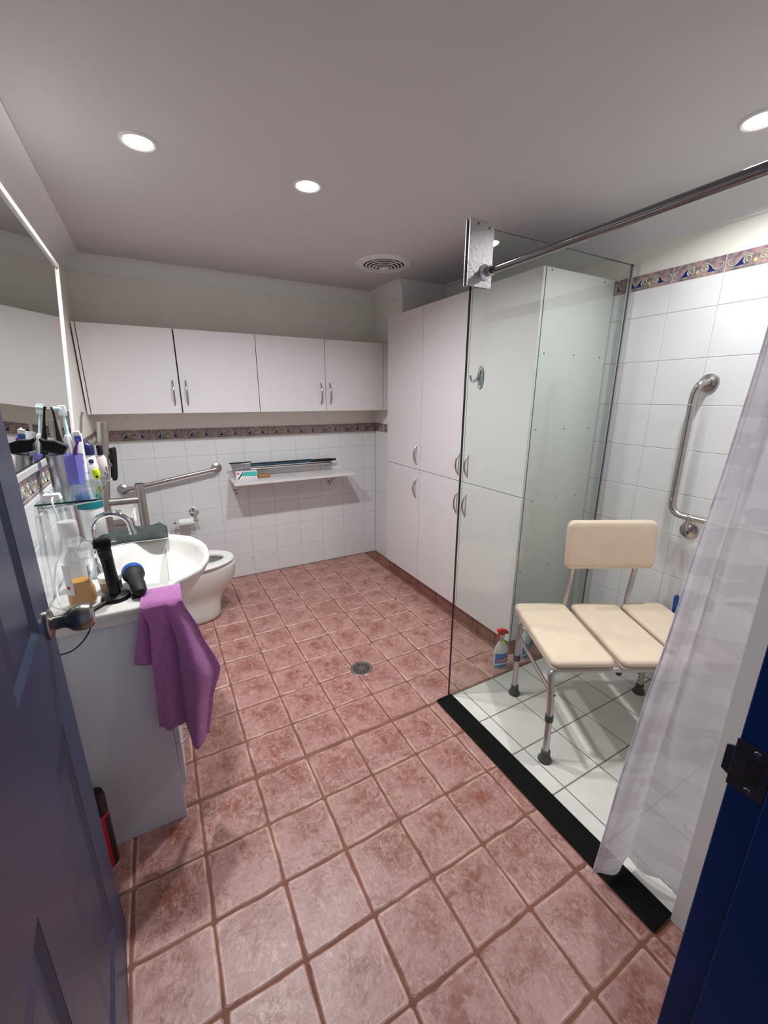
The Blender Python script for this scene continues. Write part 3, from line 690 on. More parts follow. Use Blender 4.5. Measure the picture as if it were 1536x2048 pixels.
obj('pivot', G().lathe([(0.010, 0), (0.010, 0.012), (0.006, 0.018), (0.0005, 0.018)], (-0.262, 1.352, zq-0.040), (0, -1, 0), 14, caps=False), M['chrome'], sq)
obj('neck', G().tube([(-0.262, 1.356, zq-0.028), (-0.22, 1.372, zq-0.030), (-0.17, 1.384, zq-0.0305)], 0.008, 10), M['black'], sq)
obj('handle', G().tube([(-0.185, 1.385, zq-0.030), (0.330, 1.385, zq-0.030)], 0.0115, 12), M['tealblue'], sq)
obj('grip', G().tube([(0.325, 1.385, zq-0.030), (0.335, 1.385, zq-0.029), (0.50, 1.385, zq-0.029), (0.565, 1.385, zq-0.030)], [0.0115, 0.0135, 0.0135, 0.0095], 12), M['black_soft'], sq)
obj('upper_strip', G().tube([(-0.19, 1.380, zq-0.015), (0.33, 1.380, zq-0.015)], 0.005, 8), M['black'], sq)
bxo = thing('tablet_box', 'small white carton with teal and red print on the shelf', 'box', (-0.24, 1.33, SZT))
obj('carton', G().box(-0.322, -0.158, 1.300, 1.345, SZT+0.0003, SZT+0.066), M['label_white'], bxo, smooth=False, bevel=0.001)
obj('teal_print', G().prism([(-0.285, 0.030), (-0.162, 0.022), (-0.162, 0.060), (-0.258, 0.062)], 1.2996, 1.2999, lambda u, v, w_: (u, w_, SZT+v)), M['label_teal'], bxo, smooth=False)
obj('dark_stripe', G().prism([(-0.314, 0.006), (-0.304, 0.004), (-0.264, 0.060), (-0.272, 0.062)], 1.2995, 1.2998, lambda u, v, w_: (u, w_, SZT+v)), M['ink'], bxo, smooth=False)
obj('red_print', G().prism([(-0.316, 0.046), (-0.302, 0.046), (-0.296, 0.058), (-0.312, 0.060)], 1.2995, 1.2998, lambda u, v, w_: (u, w_, SZT+v)), M['ink_red'], bxo, smooth=False)
obj('pink_print', G().box(-0.28, -0.17, 1.2995, 1.2998, SZT+0.006, SZT+0.014), mat('pale_pink_print', (232, 196, 200), 0.5), bxo, smooth=False)
sp = tag(obj('sponge', G().box(-0.150, -0.050, 1.300, 1.352, SZT+0.0003, SZT+0.032), M['sponge'], bevel=0.008, seg=3), 'brown sponge beside the carton on the shelf', 'sponge')
rr = random.Random(3)
fl = G().grid(16, 8, lambda u, v: (-0.035+0.20*u, 1.285+0.070*v+0.01*math.sin(u*9), SZT+0.0015+0.010*abs(math.sin(u*11+v*4)*math.sin(v*7+u*3))*(1-u)))
tag(obj('plastic_film', fl, M['film'], ang=180), 'crumpled clear plastic film beside the sponge on the shelf', 'plastic bag')

# ------------------------------------------------------------------ toilet
TY = 0.885
tl = thing('toilet', 'white ceramic toilet with its seat ring down beside the back wall', 'toilet', (-0.8, TY, 0))
def egg(cx, af, ab, hw, z, n=40, pw=2.0):
    P = []
    for k in range(n):
        a = 2*PI*k/n; c, s = math.cos(a), math.sin(a)
        P.append((cx+(af if c > 0 else ab)*(abs(c)**(2/pw))*(1 if c > 0 else -1), TY+hw*(abs(s)**(2/pw))*(1 if s > 0 else -1), z))
    return P
rings = [egg(-0.80, 0.212, 0.36, 0.150, 0.0, pw=2.7), egg(-0.80, 0.214, 0.36, 0.153, 0.012, pw=2.7), egg(-0.80, 0.226, 0.36, 0.146, 0.12, pw=2.5), egg(-0.80, 0.240, 0.36, 0.146, 0.165, pw=2.4),
         egg(-0.79, 0.282, 0.37, 0.162, 0.215), egg(-0.78, 0.314, 0.38, 0.177, 0.27), egg(-0.78, 0.331, 0.38, 0.187, 0.33), egg(-0.78, 0.336, 0.38, 0.191, 0.385), egg(-0.78, 0.330, 0.38, 0.188, 0.404),
         egg(-0.77, 0.26, 0.17, 0.128, 0.404), egg(-0.77, 0.258, 0.168, 0.126, 0.385), egg(-0.77, 0.285, 0.19, 0.150, 0.360), egg(-0.77, 0.24, 0.18, 0.12, 0.28), egg(-0.78, 0.15, 0.14, 0.085, 0.215)]
obj('pan', G().loft(rings, cap0=True, cap1=False), M['ceramic'], tl, sub=1)
obj('water', G().add(egg(-0.78, 0.155, 0.145, 0.090, 0.222), [tuple(range(40))]), M['water'], tl)
so = [(-0.75, 0.292, 0.20, 0.197), (-0.75, 0.225, 0.13, 0.112)]
sr = [egg(*so[0], 0.411), egg(so[0][0], so[0][1]+0.003, so[0][2], so[0][3]+0.003, 0.420), egg(so[0][0], so[0][1]-0.006, so[0][2]-0.006, so[0][3]-0.006, 0.432), egg(so[1][0], so[1][1]+0.016, so[1][2]+0.016, so[1][3]+0.014, 0.433), egg(*so[1], 0.425), egg(*so[1], 0.411)]
st_ = obj('seat', G().loft(sr, closed=True), M['white_pl'], tl)
lid = [(0.5*math.cos(2*PI*k/36), 0.5*math.sin(2*PI*k/36)) for k in range(36)]
obj('lid', G().prism(lid, 0, 0.018, lambda u, v, w_: (-0.985-w_-(v+0.5)*0.03, TY+u*0.37, 0.44+(v+0.5)*0.41)), M['white_pl'], tl, bevel=0.005)
for s in (-0.07, 0.07): obj('hinge', G().lathe([(0.011, -0.02), (0.011, 0.02)], (-0.965, TY+s, 0.428), (0, 1, 0), 12), M['white_pl'], tl)
cs = obj('cistern', G().box(XL+0.001, -1.035, TY-0.19, TY+0.19, 0.40, 0.800), M['ceramic'], tl, bevel=0.02, seg=4)
cl = obj('cistern_lid', G().box(XL+0.001, -1.022, TY-0.20, TY+0.20, 0.802, 0.838), M['ceramic'], tl, bevel=0.012, seg=4)
obj('flush_button', G().lathe([(0.024, 0), (0.024, 0.006), (0.020, 0.008), (0.0005, 0.008)], (-1.115, TY, 0.837), n=20, caps=False), M['chrome'], cl)

# ------------------------------------------------------------------ vanity and basin
VY0, VY1, VXF, VZ = -0.692, 0.208, -0.919, 0.850
vn = thing('vanity_cabinet', 'white vanity cabinet under the basin with a plain end panel', 'vanity', (-1.06, -0.24, 0))
for (nm, b6) in (('end_panel', (XL+0.001, VXF, VY0, VY0+0.018, 0.0, VZ)), ('end_panel', (XL+0.001, VXF, VY1-0.018, VY1, 0.0, VZ)), ('base_panel', (XL+0.02, VXF-0.001, VY0+0.0185, VY1-0.0185, 0.10, 0.118)),
                 ('plinth', (VXF-0.06, VXF-0.045, VY0+0.0185, VY1-0.0185, 0.0, 0.099)), ('back_panel', (XL+0.001, XL+0.0185, VY0+0.0185, VY1-0.0185, 0.0, 0.70))):
    obj(nm, G().box(*b6), M['vanity'], vn, smooth=False, bevel=0.0015)
for (y0, y1, z0, z1, hy) in ((VY0+0.002, -0.395, 0.14, 0.335, None), (VY0+0.002, -0.395, 0.34, 0.53, None), (VY0+0.002, -0.395, 0.535, 0.70, None), (-0.392, -0.095, 0.14, 0.70, -0.13), (-0.092, VY1-0.002, 0.14, 0.70, -0.06)):
    d = obj('drawer' if hy is None else 'door', G().box(VXF+0.0008, VXF+0.0175, y0, y1, z0, z1), M['vanity'], vn, smooth=False, bevel=0.0012)
    if hy is None: bow_handle('handle', (VXF+0.017, y0+0.06, (z0+z1)/2+0.04), (VXF+0.017, y1-0.10, (z0+z1)/2+0.04), (1, 0, 0), d)
    else: bow_handle('handle', (VXF+0.017, hy, 0.53), (VXF+0.017, hy, 0.65), (1, 0, 0), d)
bs = thing('basin', 'white ceramic semi-recessed basin top with rounded bowl front', 'basin', (-0.95, -0.24, VZ))
ZB = 0.895; BCX, BCY = -0.893, -0.243
half = [(-1.203, -0.700), (-0.905, -0.700), (-0.876, -0.690), (-0.869, -0.660), (-0.866, -0.590), (-0.845, -0.545), (-0.803, -0.515), (-0.752, -0.462), (-0.716, -0.372), (-0.702, -0.300), (-0.700, -0.243)]
outl = half + [(x, 2*BCY-y) for x, y in half[:-1][::-1]]
outl = [Vector((x, y, 0)) for x, y in outl]
NS = 96
def ray_out(a):
    d = Vector((math.cos(a), math.sin(a), 0)); best = None; c = Vector((BCX, BCY, 0))
    for i in range(len(outl)):
        p, q = outl[i], outl[(i+1) % len(outl)]; e = q-p; den = d.x*e.y-d.y*e.x
        if abs(den) < 1e-9: continue
        t = ((p.x-c.x)*e.y-(p.y-c.y)*e.x)/den; s = ((p.x-c.x)*d.y-(p.y-c.y)*d.x)/den
        if t > 0 and -1e-6 <= s <= 1+1e-6 and (best is None or t > best): best = t
    return best
AN = sorted([2*PI*k/NS for k in range(NS)] + [math.atan2(p.y-BCY, p.x-BCX) % (2*PI) for p in outl if abs(p.x+1.203) < 0.001])
RO = [ray_out(a) for a in AN]
def ring_out(off, z): return [(BCX+(r+off)*math.cos(a), BCY+(r+off)*math.sin(a), z) for a, r in zip(AN, RO)]
def ring_in(sx, sy, z, dx=0): return [(BCX+dx+sx*math.cos(a), BCY+sy*math.sin(a), z) for a in AN]
def ring_under(k, z):
    P = []
    for a, r in zip(AN, RO):
        x, y = BCX+r*math.cos(a), BCY+r*math.sin(a)
        if x > -0.865: x = -0.865+(x+0.865)*k; y = BCY+(y-BCY)*(0.85+0.15*k)
        P.append((x, y, z))
    return P
rings = [ring_under(0.0, VZ-0.10) , ring_under(0.35, VZ-0.07), ring_under(0.70, VZ-0.03), ring_under(0.90, VZ+0.002), ring_out(-0.004, VZ+0.022), ring_out(0.0, VZ+0.032), ring_out(-0.0015, ZB-0.004), ring_out(-0.007, ZB),
         ring_in(0.181, 0.283, ZB-0.001), ring_in(0.172, 0.274, ZB-0.006), ring_in(0.163, 0.262, ZB-0.025), ring_in(0.148, 0.236, ZB-0.07), ring_in(0.115, 0.18, ZB-0.115), ring_in(0.06, 0.09, ZB-0.135), ring_in(0.022, 0.022, ZB-0.139)]
# the part of the underside that lies inside the cabinet stays above the cabinet top
for r in rings[:3]:
    for i, p in enumerate(r):
        if p[0] <= -0.8645: r[i] = (p[0], p[1], VZ+0.0005)
for i, p in enumerate(rings[3]):
    if p[0] <= -0.8645: rings[3][i] = (p[0], p[1], VZ+0.0008)
bo = obj('ceramic_top', G().loft(rings, cap0=False, cap1=True), M['ceramic'], bs, ang=50)
obj('waste', G().lathe([(0.0235, 0), (0.021, 0.003), (0.006, 0.001), (0.0005, 0.001)], (BCX, BCY, ZB-0.139), n=24, caps=False), M['chrome'], bs)
# tap
tx, ty = -1.093, -0.345
tpb = thing('basin_tap', 'chrome gooseneck basin mixer tap with a side lever', 'tap', (tx, ty, ZB))
obj('skirt', G().lathe([(0.0255, 0), (0.024, 0.004), (0.014, 0.030), (0.0095, 0.050), (0.010, 0.075)], (tx, ty, ZB), n=28), M['chrome'], tpb)
obj('body', G().lathe([(0.013, 0.07), (0.0155, 0.074), (0.0155, 0.130), (0.012, 0.136)], (tx, ty, ZB), n=24), M['chrome'], tpb)
arc = [(tx+0.004, ty, ZB+0.13), (tx+0.006, ty, ZB+0.165)] + [(tx+0.066-0.060*math.cos(k/12*PI), ty, ZB+0.172+0.055*math.sin(k/12*PI)) for k in range(0, 12)] + [(tx+0.127, ty, ZB+0.160), (tx+0.130, ty, ZB+0.148)]
obj('spout', G().tube(arc, 0.0105, 16), M['chrome'], tpb)
obj('nozzle', G().lathe([(0.0125, 0), (0.0125, 0.012), (0.0105, 0.013)], (tx+0.130, ty, ZB+0.140), n=18), M['chrome'], tpb)
lv = obj('lever', G().tube([(tx+0.012, ty-0.004, ZB+0.118), (tx+0.075, ty-0.006, ZB+0.126)], [0.0055, 0.004], 10), M['chrome'], tpb)

# ------------------------------------------------------------------ mirror, glass shelf
mr = thing('tilting_mirror', 'large white-framed wall mirror leaning out at the top', 'mirror', (XL, -0.3, 1.33))
mz0, mz1, mx0, mx1, my0, my1 = BZ1+0.029, 2.100, XL+0.012, XL+0.076, -1.02, 0.405
ax_ = Vector((mx1-mx0, 0, mz1-mz0)); Lm = ax_.length; ax_.normalize(); nx_ = Vector((ax_.z, 0, -ax_.x))
def mp_(u, v, w_): return Vector((mx0, 0, mz0)) + ax_*v + nx_*w_ + Vector((0, u, 0))
def mbox(u0, u1, v0, v1, w0, w1):
    g = G(); P = [(u0,v0),(u1,v0),(u1,v1),(u0,v1)]
    return g.prism(P, w0, w1, mp_)
obj('pane', mbox(my0+0.01, my1-0.012, 0.006, Lm-0.012, -0.004, 0.0), M['mirror'], mr, smooth=False)
obj('backing', mbox(my0+0.005, my1-0.006, 0.002, Lm-0.006, -0.014, -0.0045), M['gap'], mr, smooth=False)
obj('frame_side', mbox(my1-0.016, my1, 0.0, Lm-0.0185, -0.014, 0.007), M['mirror_frame'], mr, smooth=False, bevel=0.0015)
obj('frame_top', mbox(my0, my1, Lm-0.018, Lm, -0.014, 0.007), M['mirror_frame'], mr, smooth=False, bevel=0.0015)
obj('support_arm', G().box(XL-0.006, XL+0.060, 0.30, 0.312, 2.03, 2.045), M['white_pl'], mr, smooth=False)

GS0, GS1, GSX, GSZ = -0.470, 0.030, -1.040, 1.207
gsf = thing('glass_shelf', 'clear glass shelf with a dark green edge under the mirror', 'shelf', (-1.12, -0.3, GSZ))
obj('pane', G().box(XL+0.002, GSX, GS0, GS1, GSZ-0.006, GSZ), M['shelf_glass'], gsf, smooth=False)
eg = G(); eg.box(XL+0.002, GSX, GS0-0.0012, GS0-0.0001, GSZ-0.006, GSZ); eg.box(GSX+0.0001, GSX+0.0012, GS0, GS1, GSZ-0.006, GSZ)
obj('edge', eg, M['shelf_edge'], gsf, smooth=False)
for y in (GS0+0.055, GS1-0.04):
    b_ = obj('shelf_bracket', G().tube([(XL+0.003, y, GSZ-0.030), (GSX+0.012, y, GSZ-0.013)], 0.0048, 10), M['chrome'], gsf)
    obj('rose', G().lathe([(0.020, 0), (0.018, 0.005), (0.008, 0.012)], (XL+0.0003, y, GSZ-0.030), (1, 0, 0), 20), M['chrome'], b_)
gb = G(); gb.box(GSX-0.004, GSX+0.002, GS1-0.06, GS1-0.052, GSZ+0.0005, GSZ+0.045); gb.box(GSX-0.004, GSX+0.002, GS1-0.008, GS1, GSZ-0.012, GSZ+0.052); gb.box(GSX-0.004, GSX+0.002, GS1-0.13, GS1, GSZ+0.020, GSZ+0.032); gb.box(GSX-0.004, GSX+0.016, GS1-0.004, GS1, GSZ+0.036, GSZ+0.052)
obj('gallery_rail', gb, M['steel'], gsf, smooth=False, bevel=0.001)

# ------------------------------------------------------------------ things on the glass shelf
ZS = GSZ+0.0004
t = thing('toothbrush_charger', 'white toothbrush charger base with a cord on the glass shelf', 'charger', (-1.166, -0.415, ZS))
obj('base', G().loft([[(-0.026,-0.018,0),(0.026,-0.018,0),(0.026,0.018,0),(-0.026,0.018,0)], [(-0.022,-0.015,0.020),(0.022,-0.015,0.020),(0.022,0.015,0.020),(-0.022,0.015,0.020)]]), M['white_pl'], t, local=True, smooth=False, bevel=0.003)
obj('pin', G().lathe([(0.0035, 0.019), (0.003, 0.028), (0.0005, 0.029)], n=10, caps=False), M['white_pl'], t, local=True)
obj('cord', G().tube(catmull([(-1.160, -0.434, ZS+0.010), (-1.156, -0.476, ZS+0.004), (-1.150, -0.486, ZS-0.06), (-1.155, -0.490, ZS-0.14), (-1.175, -0.52, ZS-0.20), (-1.180, -0.545, ZB+0.06), (-1.165, -0.60, ZB+0.006), (-1.13, -0.625, ZB+0.004)], 6), 0.0028, 8), M['white_pl'], t)
t = thing('soap_dispenser', 'silver cylinder dispenser with a black beaked top on the glass shelf', 'dispenser', (-1.153, -0.325, ZS))
obj('body', G().lathe([(0.0215, 0), (0.0230, 0.004), (0.0230, 0.136), (0.012, 0.138), (0.012, 0.156)], n=28), M['silver'], t, local=True)
hd = [(-0.026, 0.152), (0.028, 0.136), (0.043, 0.158), (0.041, 0.168), (0.013, 0.184), (-0.017, 0.188), (-0.026, 0.196), (-0.029, 0.190), (-0.023, 0.172)]
obj('pump_head', G().prism(hd, -0.021, 0.021, lambda u, v, w_: (u, w_, v)), M['black'], t, local=True, smooth=False, bevel=0.004, seg=2)
t = thing('tumbler', 'translucent purple plastic tumbler holding toothbrushes', 'cup', (-1.132, -0.140, ZS))
obj('wall', G().lathe([(0.0005, 0.0), (0.0265, 0.0), (0.0290, 0.004), (0.0375, 0.114), (0.0358, 0.114), (0.0275, 0.006), (0.0005, 0.005)], n=8, caps=False, rot=PI/8), M['cup'], t, local=True, ang=20)
t = thing('toothbrush', 'purple plastic brush handle standing in the purple tumbler', 'toothbrush', (-1.132, -0.140, ZS+0.006))
obj('handle', G().tube([(-1.138, -0.142, ZS+0.008), (-1.128, -0.152, ZS+0.08), (-1.116, -0.160, ZS+0.128), (-1.108, -0.164, ZS+0.150), (-1.102, -0.166, ZS+0.166), (-1.100, -0.167, ZS+0.172)], [0.004, 0.006, 0.0075, 0.004, 0.006, 0.003], 10), M['purple_brush'], t)
t = thing('toothbrush', 'blue and white bristled toothbrush standing in the purple tumbler', 'toothbrush', (-1.132, -0.140, ZS+0.006))
obj('handle', G().tube([(-1.140, -0.136, ZS+0.008), (-1.124, -0.128, ZS+0.10), (-1.110, -0.122, ZS+0.165), (-1.102, -0.118, ZS+0.205)], [0.0045, 0.005, 0.0035, 0.004], 10), M['white_pl'], t)
obj('bristles', G().box(-1.116, -1.094, -0.131, -0.121, ZS+0.160, ZS+0.182), M['blue_white'], t, bevel=0.002)
obj('white_bristles', G().box(-1.115, -1.095, -0.131, -0.121, ZS+0.1825, ZS+0.200), M['white_pl'], t, bevel=0.002)
for k, (x, y, lab, rt) in enumerate(((-1.166, -0.105, 'black electric toothbrush with a pale bristle head behind the dispenser', 0), )):
    t = thing('electric_toothbrush', lab, 'toothbrush', (x, y, ZS))
    obj('handle', G().lathe([(0.012, 0), (0.0135, 0.004), (0.0145, 0.06), (0.012, 0.150), (0.006, 0.205), (0.0042, 0.24)], n=18), M['black'], t, local=True)
    obj('neck', G().tube([(0, 0, 0.235), (-0.001, 0, 0.275), (-0.002, 0, 0.290)], [0.0042, 0.0035, 0.006], 10), M['black'], t, local=True)
    obj('bristles', G().lathe([(0.0075, 0), (0.0075, 0.020), (0.006, 0.022)], (0.002, 0, 0.284), (1, -0.2, 0), 14), M['bristle'], t, local=True)
t = thing('electric_toothbrush', 'white electric toothbrush with a clear head cover beside the purple tumbler', 'toothbrush', (-1.146, -0.050, ZS))
obj('handle', G().lathe([(0.0135, 0), (0.0145, 0.004), (0.0145, 0.14), (0.0125, 0.178), (0.0115, 0.182)], n=18), M['white_pl'], t, local=True)
obj('neck', G().lathe([(0.008, 0.180), (0.0065, 0.22), (0.0048, 0.255), (0.006, 0.285), (0.004, 0.290)], n=12), M['bristle'], t, local=True)
obj('head_cover', G().box(-0.014, 0.012, -0.009, 0.009, 0.255, 0.296), M['frost'], t, local=True, bevel=0.004)
for (x, y, h, r, lab) in ((-1.116, -0.062, 0.188, 0.0145, 'white upright toothpaste tube standing behind the toothbrushes'), (-1.172, -0.050, 0.170, 0.0135, 'slim white tube standing against the wall behind the toothbrushes')):
    t = thing('cream_tube', lab, 'tube', (x, y, ZS))
    obj('cap', G().lathe([(r*0.85, 0), (r*0.9, 0.002), (r*0.9, 0.03), (r, 0.031)], n=16), M['white_pl'], t, local=True)
    obj('sleeve', G().loft([[(r*math.cos(2*PI*k/16)*(1+0.25*q), r*math.sin(2*PI*k/16)*(1-0.85*q), 0.031+(h-0.031)*q) for k in range(16)] for q in (0, 0.4, 0.75, 1.0)]), M['white_pl'], t, local=True)
t = thing('long_brush', 'grey-white slim handled brush leaning behind the tumbler', 'brush', (-1.110, 0.006, ZS))
obj('handle', G().tube([(-1.135, 0.006, ZS), (-1.120, 0.006, ZS+0.12), (-1.098, 0.005, ZS+0.245), (-1.090, 0.005, ZS+0.268)], [0.005, 0.0055, 0.0045, 0.005], 10), M['alu'], t)
t = thing('roll_on_deodorant', 'roll-on deodorant with navy dome cap and striped white label', 'deodorant', (-1.096, -0.030, ZS))
obj('bottle', G().lathe([(0.018, 0), (0.0215, 0.004), (0.0225, 0.05), (0.019, 0.085), (0.017, 0.092)], n=24, sy=0.75), M['label_white'], t, local=True)
obj('cap', G().lathe([(0.0195, 0.0), (0.0200, 0.028), (0.017, 0.040), (0.009, 0.047), (0.0005, 0.048)], (0, 0, 0.092), n=24, sy=0.8, caps=False), M['navy'], t, local=True)
def on_front(u, v, rr_=0.0228, sy=0.75):   # wrap flat print round an oval bottle
    a = u/rr_ - PI/2 + 0.1
    return ((rr_+0.0004)*math.cos(a), (rr_+0.0004)*sy*math.sin(a), v)
obj('round_badge', G().grid(10, 3, lambda u, v: on_front(0.006+0.0075*(0.3+0.7*v)*math.cos(2*PI*u), 0.068+0.0085*(0.05+0.95*v)*math.sin(2*PI*u)), closed=True), M['navy'], t, local=True)
st = G()
for k in range(5): st.grid(2, 4, lambda u, v, k=k: on_front(-0.018+u*0.004+v*0.008, 0.030+k*0.008-0.010*u*0+v*0.006-0.012*(u)))
obj('stripes', st, M['navy'], t, local=True)
t.scale = (1.3, 1.3, 1.06)
lt = thing('lotion_bottle', 'clear pale pink lotion bottle with a dark cap beside the deodorant', 'bottle', (-1.056, 0.008, ZS))
obj('bottle', G().lathe([(0.015, 0), (0.018, 0.004), (0.018, 0.075), (0.010, 0.092)], n=20, sy=0.7), mat('pale_pink_bottle', (228, 214, 212), 0.2), lt, local=True)
obj('cap', G().lathe([(0.011, 0.090), (0.011, 0.128), (0.009, 0.131)], n=18), M['black'], lt, local=True)
t = thing('razor_cap', 'small neon yellow plastic razor end at the shelf corner', 'razor', (-1.066, -0.135, ZS))
obj('shell', G().loft([[(0.011*math.cos(2*PI*k/14)*s, 0.009*math.sin(2*PI*k/14)*s, z) for k in range(14)] for s, z in ((0.7, 0.012), (1, 0.020), (1.15, 0.040), (0.9, 0.050), (0.4, 0.053))]), M['yellow'], t, local=True)
obj('button', G().lathe([(0.005, 0), (0.004, 0.003), (0.0005, 0.003)], (0.001, -0.009, 0.022), (0, -1, 0), 10, caps=False), M['black'], t, local=True)
obj('stem', G().tube([(0, 0, 0.0), (0, 0, 0.016)], 0.005, 10), M['frost'], t, local=True)
# ------------------------------------------------------------------ things on the basin top
def text_mesh(s, size, fn, m, name, parent, local=False):
    cu = bpy.data.curves.new('lettering', 'FONT'); cu.body = s; cu.size = size; cu.align_x = 'CENTER'; cu.align_y = 'CENTER'; cu.resolution_u = 3
    o = bpy.data.objects.new('lettering', cu); C.objects.link(o)
    dg = bpy.context.evaluated_depsgraph_get(); me = bpy.data.meshes.new_from_object(o.evaluated_get(dg)); bpy.data.objects.remove(o)
    bm = bmesh.new(); bm.from_mesh(me); bmesh.ops.triangulate(bm, faces=bm.faces[:])
    bmesh.ops.subdivide_edges(bm, edges=[e for e in bm.edges if e.calc_length() > size*0.25], cuts=1); bm.to_mesh(me); bm.free()
    for v in me.vertices: v.co = Vector(fn(v.co.x, v.co.y))
    me.materials.append(m); return obj(name, me, None, parent, local=local)
mo = Vector((-1.110, -0.588, ZB+0.0006))
t = thing('mouthwash_bottle', 'clear mouthwash bottle a third full of amber liquid', 'bottle', mo)
BP = [(0.026, 0), (0.032, 0.004), (0.034, 0.012), (0.033, 0.055), (0.028, 0.070), (0.0265, 0.100), (0.028, 0.140), (0.033, 0.165), (0.035, 0.190), (0.031, 0.212), (0.020, 0.226), (0.0185, 0.236)]
obj('bottle', G().lathe(BP, n=12, caps=False, sy=0.85), M['clear_body'], t, local=True, ang=60)
obj('liquid', G().lathe([(0.0005, 0.003), (0.029, 0.004), (0.0325, 0.012), (0.0315, 0.055), (0.0265, 0.070), (0.0252, 0.082), (0.0005, 0.082)], n=12, caps=False, sy=0.85), M['amber'], t, local=True, ang=60)
obj('cap', G().lathe([(0.021, 0.228), (0.0225, 0.232), (0.0215, 0.272), (0.019, 0.276), (0.0005, 0.276)], n=28, caps=False), M['frost'], t, local=True)
def on_mw(u, v, r=0.0288): a = u/r-PI/2+0.35; return (r*math.cos(a), r*0.85*math.sin(a), v)
obj('front_label', G().grid(8, 4, lambda u, v: on_mw(0.018+0.024*u, 0.075+0.055*v)), M['label_white'], t, local=True)
obj('side_label', G().grid(8, 4, lambda u, v: on_mw(-0.046+0.024*u, 0.045+0.100*v, 0.0345)), M['label_white'], t, local=True)
obj('red_diamond', G().add([on_mw(-0.036, 0.062, 0.0350), on_mw(-0.030, 0.070, 0.0350), on_mw(-0.036, 0.078, 0.0350), on_mw(-0.042, 0.070, 0.0350)], [(0, 1, 2, 3)]), M['ink_red'], t, local=True)
text_mesh('LIS', 0.020, lambda u, v: on_mw(0.028+v*-1.0*0.0+u*0.8, 0.104+v*0.8, 0.0293), M['ink'], 'lettering', t, local=True)
t.scale = (1.15, 1.15, 1.0)
t = thing('hair_trimmer', 'black hair trimmer standing upright on its round charging base', 'trimmer', (-1.022, -0.596, ZB))
to = Vector((-1.022, -0.596, ZB))
obj('stand', G().lathe([(0.0005, 0.0002), (0.036, 0.0002), (0.038, 0.004), (0.036, 0.012), (0.020, 0.018), (0.0005, 0.019)], n=32, caps=False), M['black'], t, local=True)
sec = []
for z, hw, hd_, ox in ((0.016, 0.0150, 0.015, 0.0), (0.05, 0.0160, 0.016, -0.001), (0.10, 0.0150, 0.016, -0.003), (0.135, 0.0160, 0.016, -0.005), (0.158, 0.0175, 0.015, -0.007), (0.172, 0.018, 0.012, -0.008)):
    sec.append([(ox+hw*(abs(math.cos(a))**0.7)*(1 if math.cos(a) > 0 else -1), hd_*(abs(math.sin(a))**0.7)*(1 if math.sin(a) > 0 else -1), z) for a in [2*PI*k/20 for k in range(20)]])
bd_ = obj('body', G().loft(sec), M['black'], t, local=True)
obj('dial', G().lathe([(0.0145, 0), (0.0140, 0.004), (0.011, 0.0055), (0.011, 0.004), (0.0005, 0.004)], (-0.006, -0.0145, 0.146), (0, -1, 0), 24, caps=False), M['dial'], t, local=True)
cb = G().box(-0.027, 0.013, -0.014, 0.008, 0.168, 0.186)
for k in range(8): cb.box(-0.0255+k*0.005, -0.0235+k*0.005, -0.018, 0.006, 0.184, 0.194)
obj('comb', cb, M['black'], t, local=True, smooth=False)
obj('power_cord', G().tube(catmull([(-1.045, -0.620, ZB+0.005), (-1.070, -0.660, ZB+0.004), (-1.080, -0.695, ZB+0.004), (-1.074, -0.712, ZB-0.012), (-1.084, -0.716, ZB-0.035), (-1.105, -0.716, ZB-0.060), (-1.135, -0.713, ZB-0.078), (-1.190, -0.710, ZB-0.078)], 6), 0.0020, 8), M['black'], t)
obj('plug_tail', G().tube([(-1.040, -0.618, ZB+0.0065), (-1.068, -0.652, ZB+0.0055), (-1.078, -0.672, ZB+0.005)], [0.006, 0.0055, 0.003], 10), M['black'], t)
t.scale = (1.12, 1.12, 1.10)
t = thing('electric_shaver', 'black electric shaver with a blue head lying on the basin edge', 'shaver', (-0.960, -0.56, ZB))
ax0, ax1 = Vector((-0.951, -0.622, ZB+0.018)), Vector((-0.968, -0.515, ZB+0.028)); q_ = (ax1-ax0).normalized()
ln_ = (ax1-ax0).length
obj('body', G().lathe([(0.0005, -0.002), (0.010, 0.0), (0.0155, 0.012), (0.0175, 0.045), (0.0165, 0.075), (0.022, 0.090), (0.0255, 0.102), (0.023, 0.115)], ax0, q_, 24, sy=0.95), M['black_soft'], t)
obj('blue_head', G().lathe([(0.0245, 0.108), (0.0262, 0.114), (0.0255, 0.126), (0.018, 0.136), (0.0005, 0.138)], ax0, q_, 24, caps=False), M['blue_pl'], t)
obj('cushion', G().box(-0.972, -0.950, -0.612, -0.530, ZB, ZB+0.006), M['black'], t, bevel=0.002)
t.scale = (1.35, 1.35, 1.35)
t = thing('cream_jar', 'small cream jar with a white lid and brown label behind the trimmer', 'jar', (-1.040, -0.508, ZB))
obj('jar', G().lathe([(0.030, 0), (0.032, 0.003), (0.032, 0.033), (0.030, 0.035)], n=32), M['brown_label'], t, local=True)
obj('lid', G().lathe([(0.0345, 0.034), (0.0345, 0.052), (0.032, 0.055), (0.0005, 0.055)], n=32, caps=False), M['white_pl'], t, local=True)
t = thing('clear_soap_bottle', 'small clear plastic bottle behind the mouthwash', 'bottle', (-1.140, -0.44, ZB))
obj('bottle', G().lathe([(0.026, 0), (0.028, 0.004), (0.028, 0.105), (0.018, 0.128), (0.012, 0.136), (0.012, 0.150)], n=8, caps=True), M['frost'], t, local=True, ang=20)
t = thing('wipes_tub', 'white tub with a teal lid behind the tap', 'tub', (-1.145, 0.150, ZB))
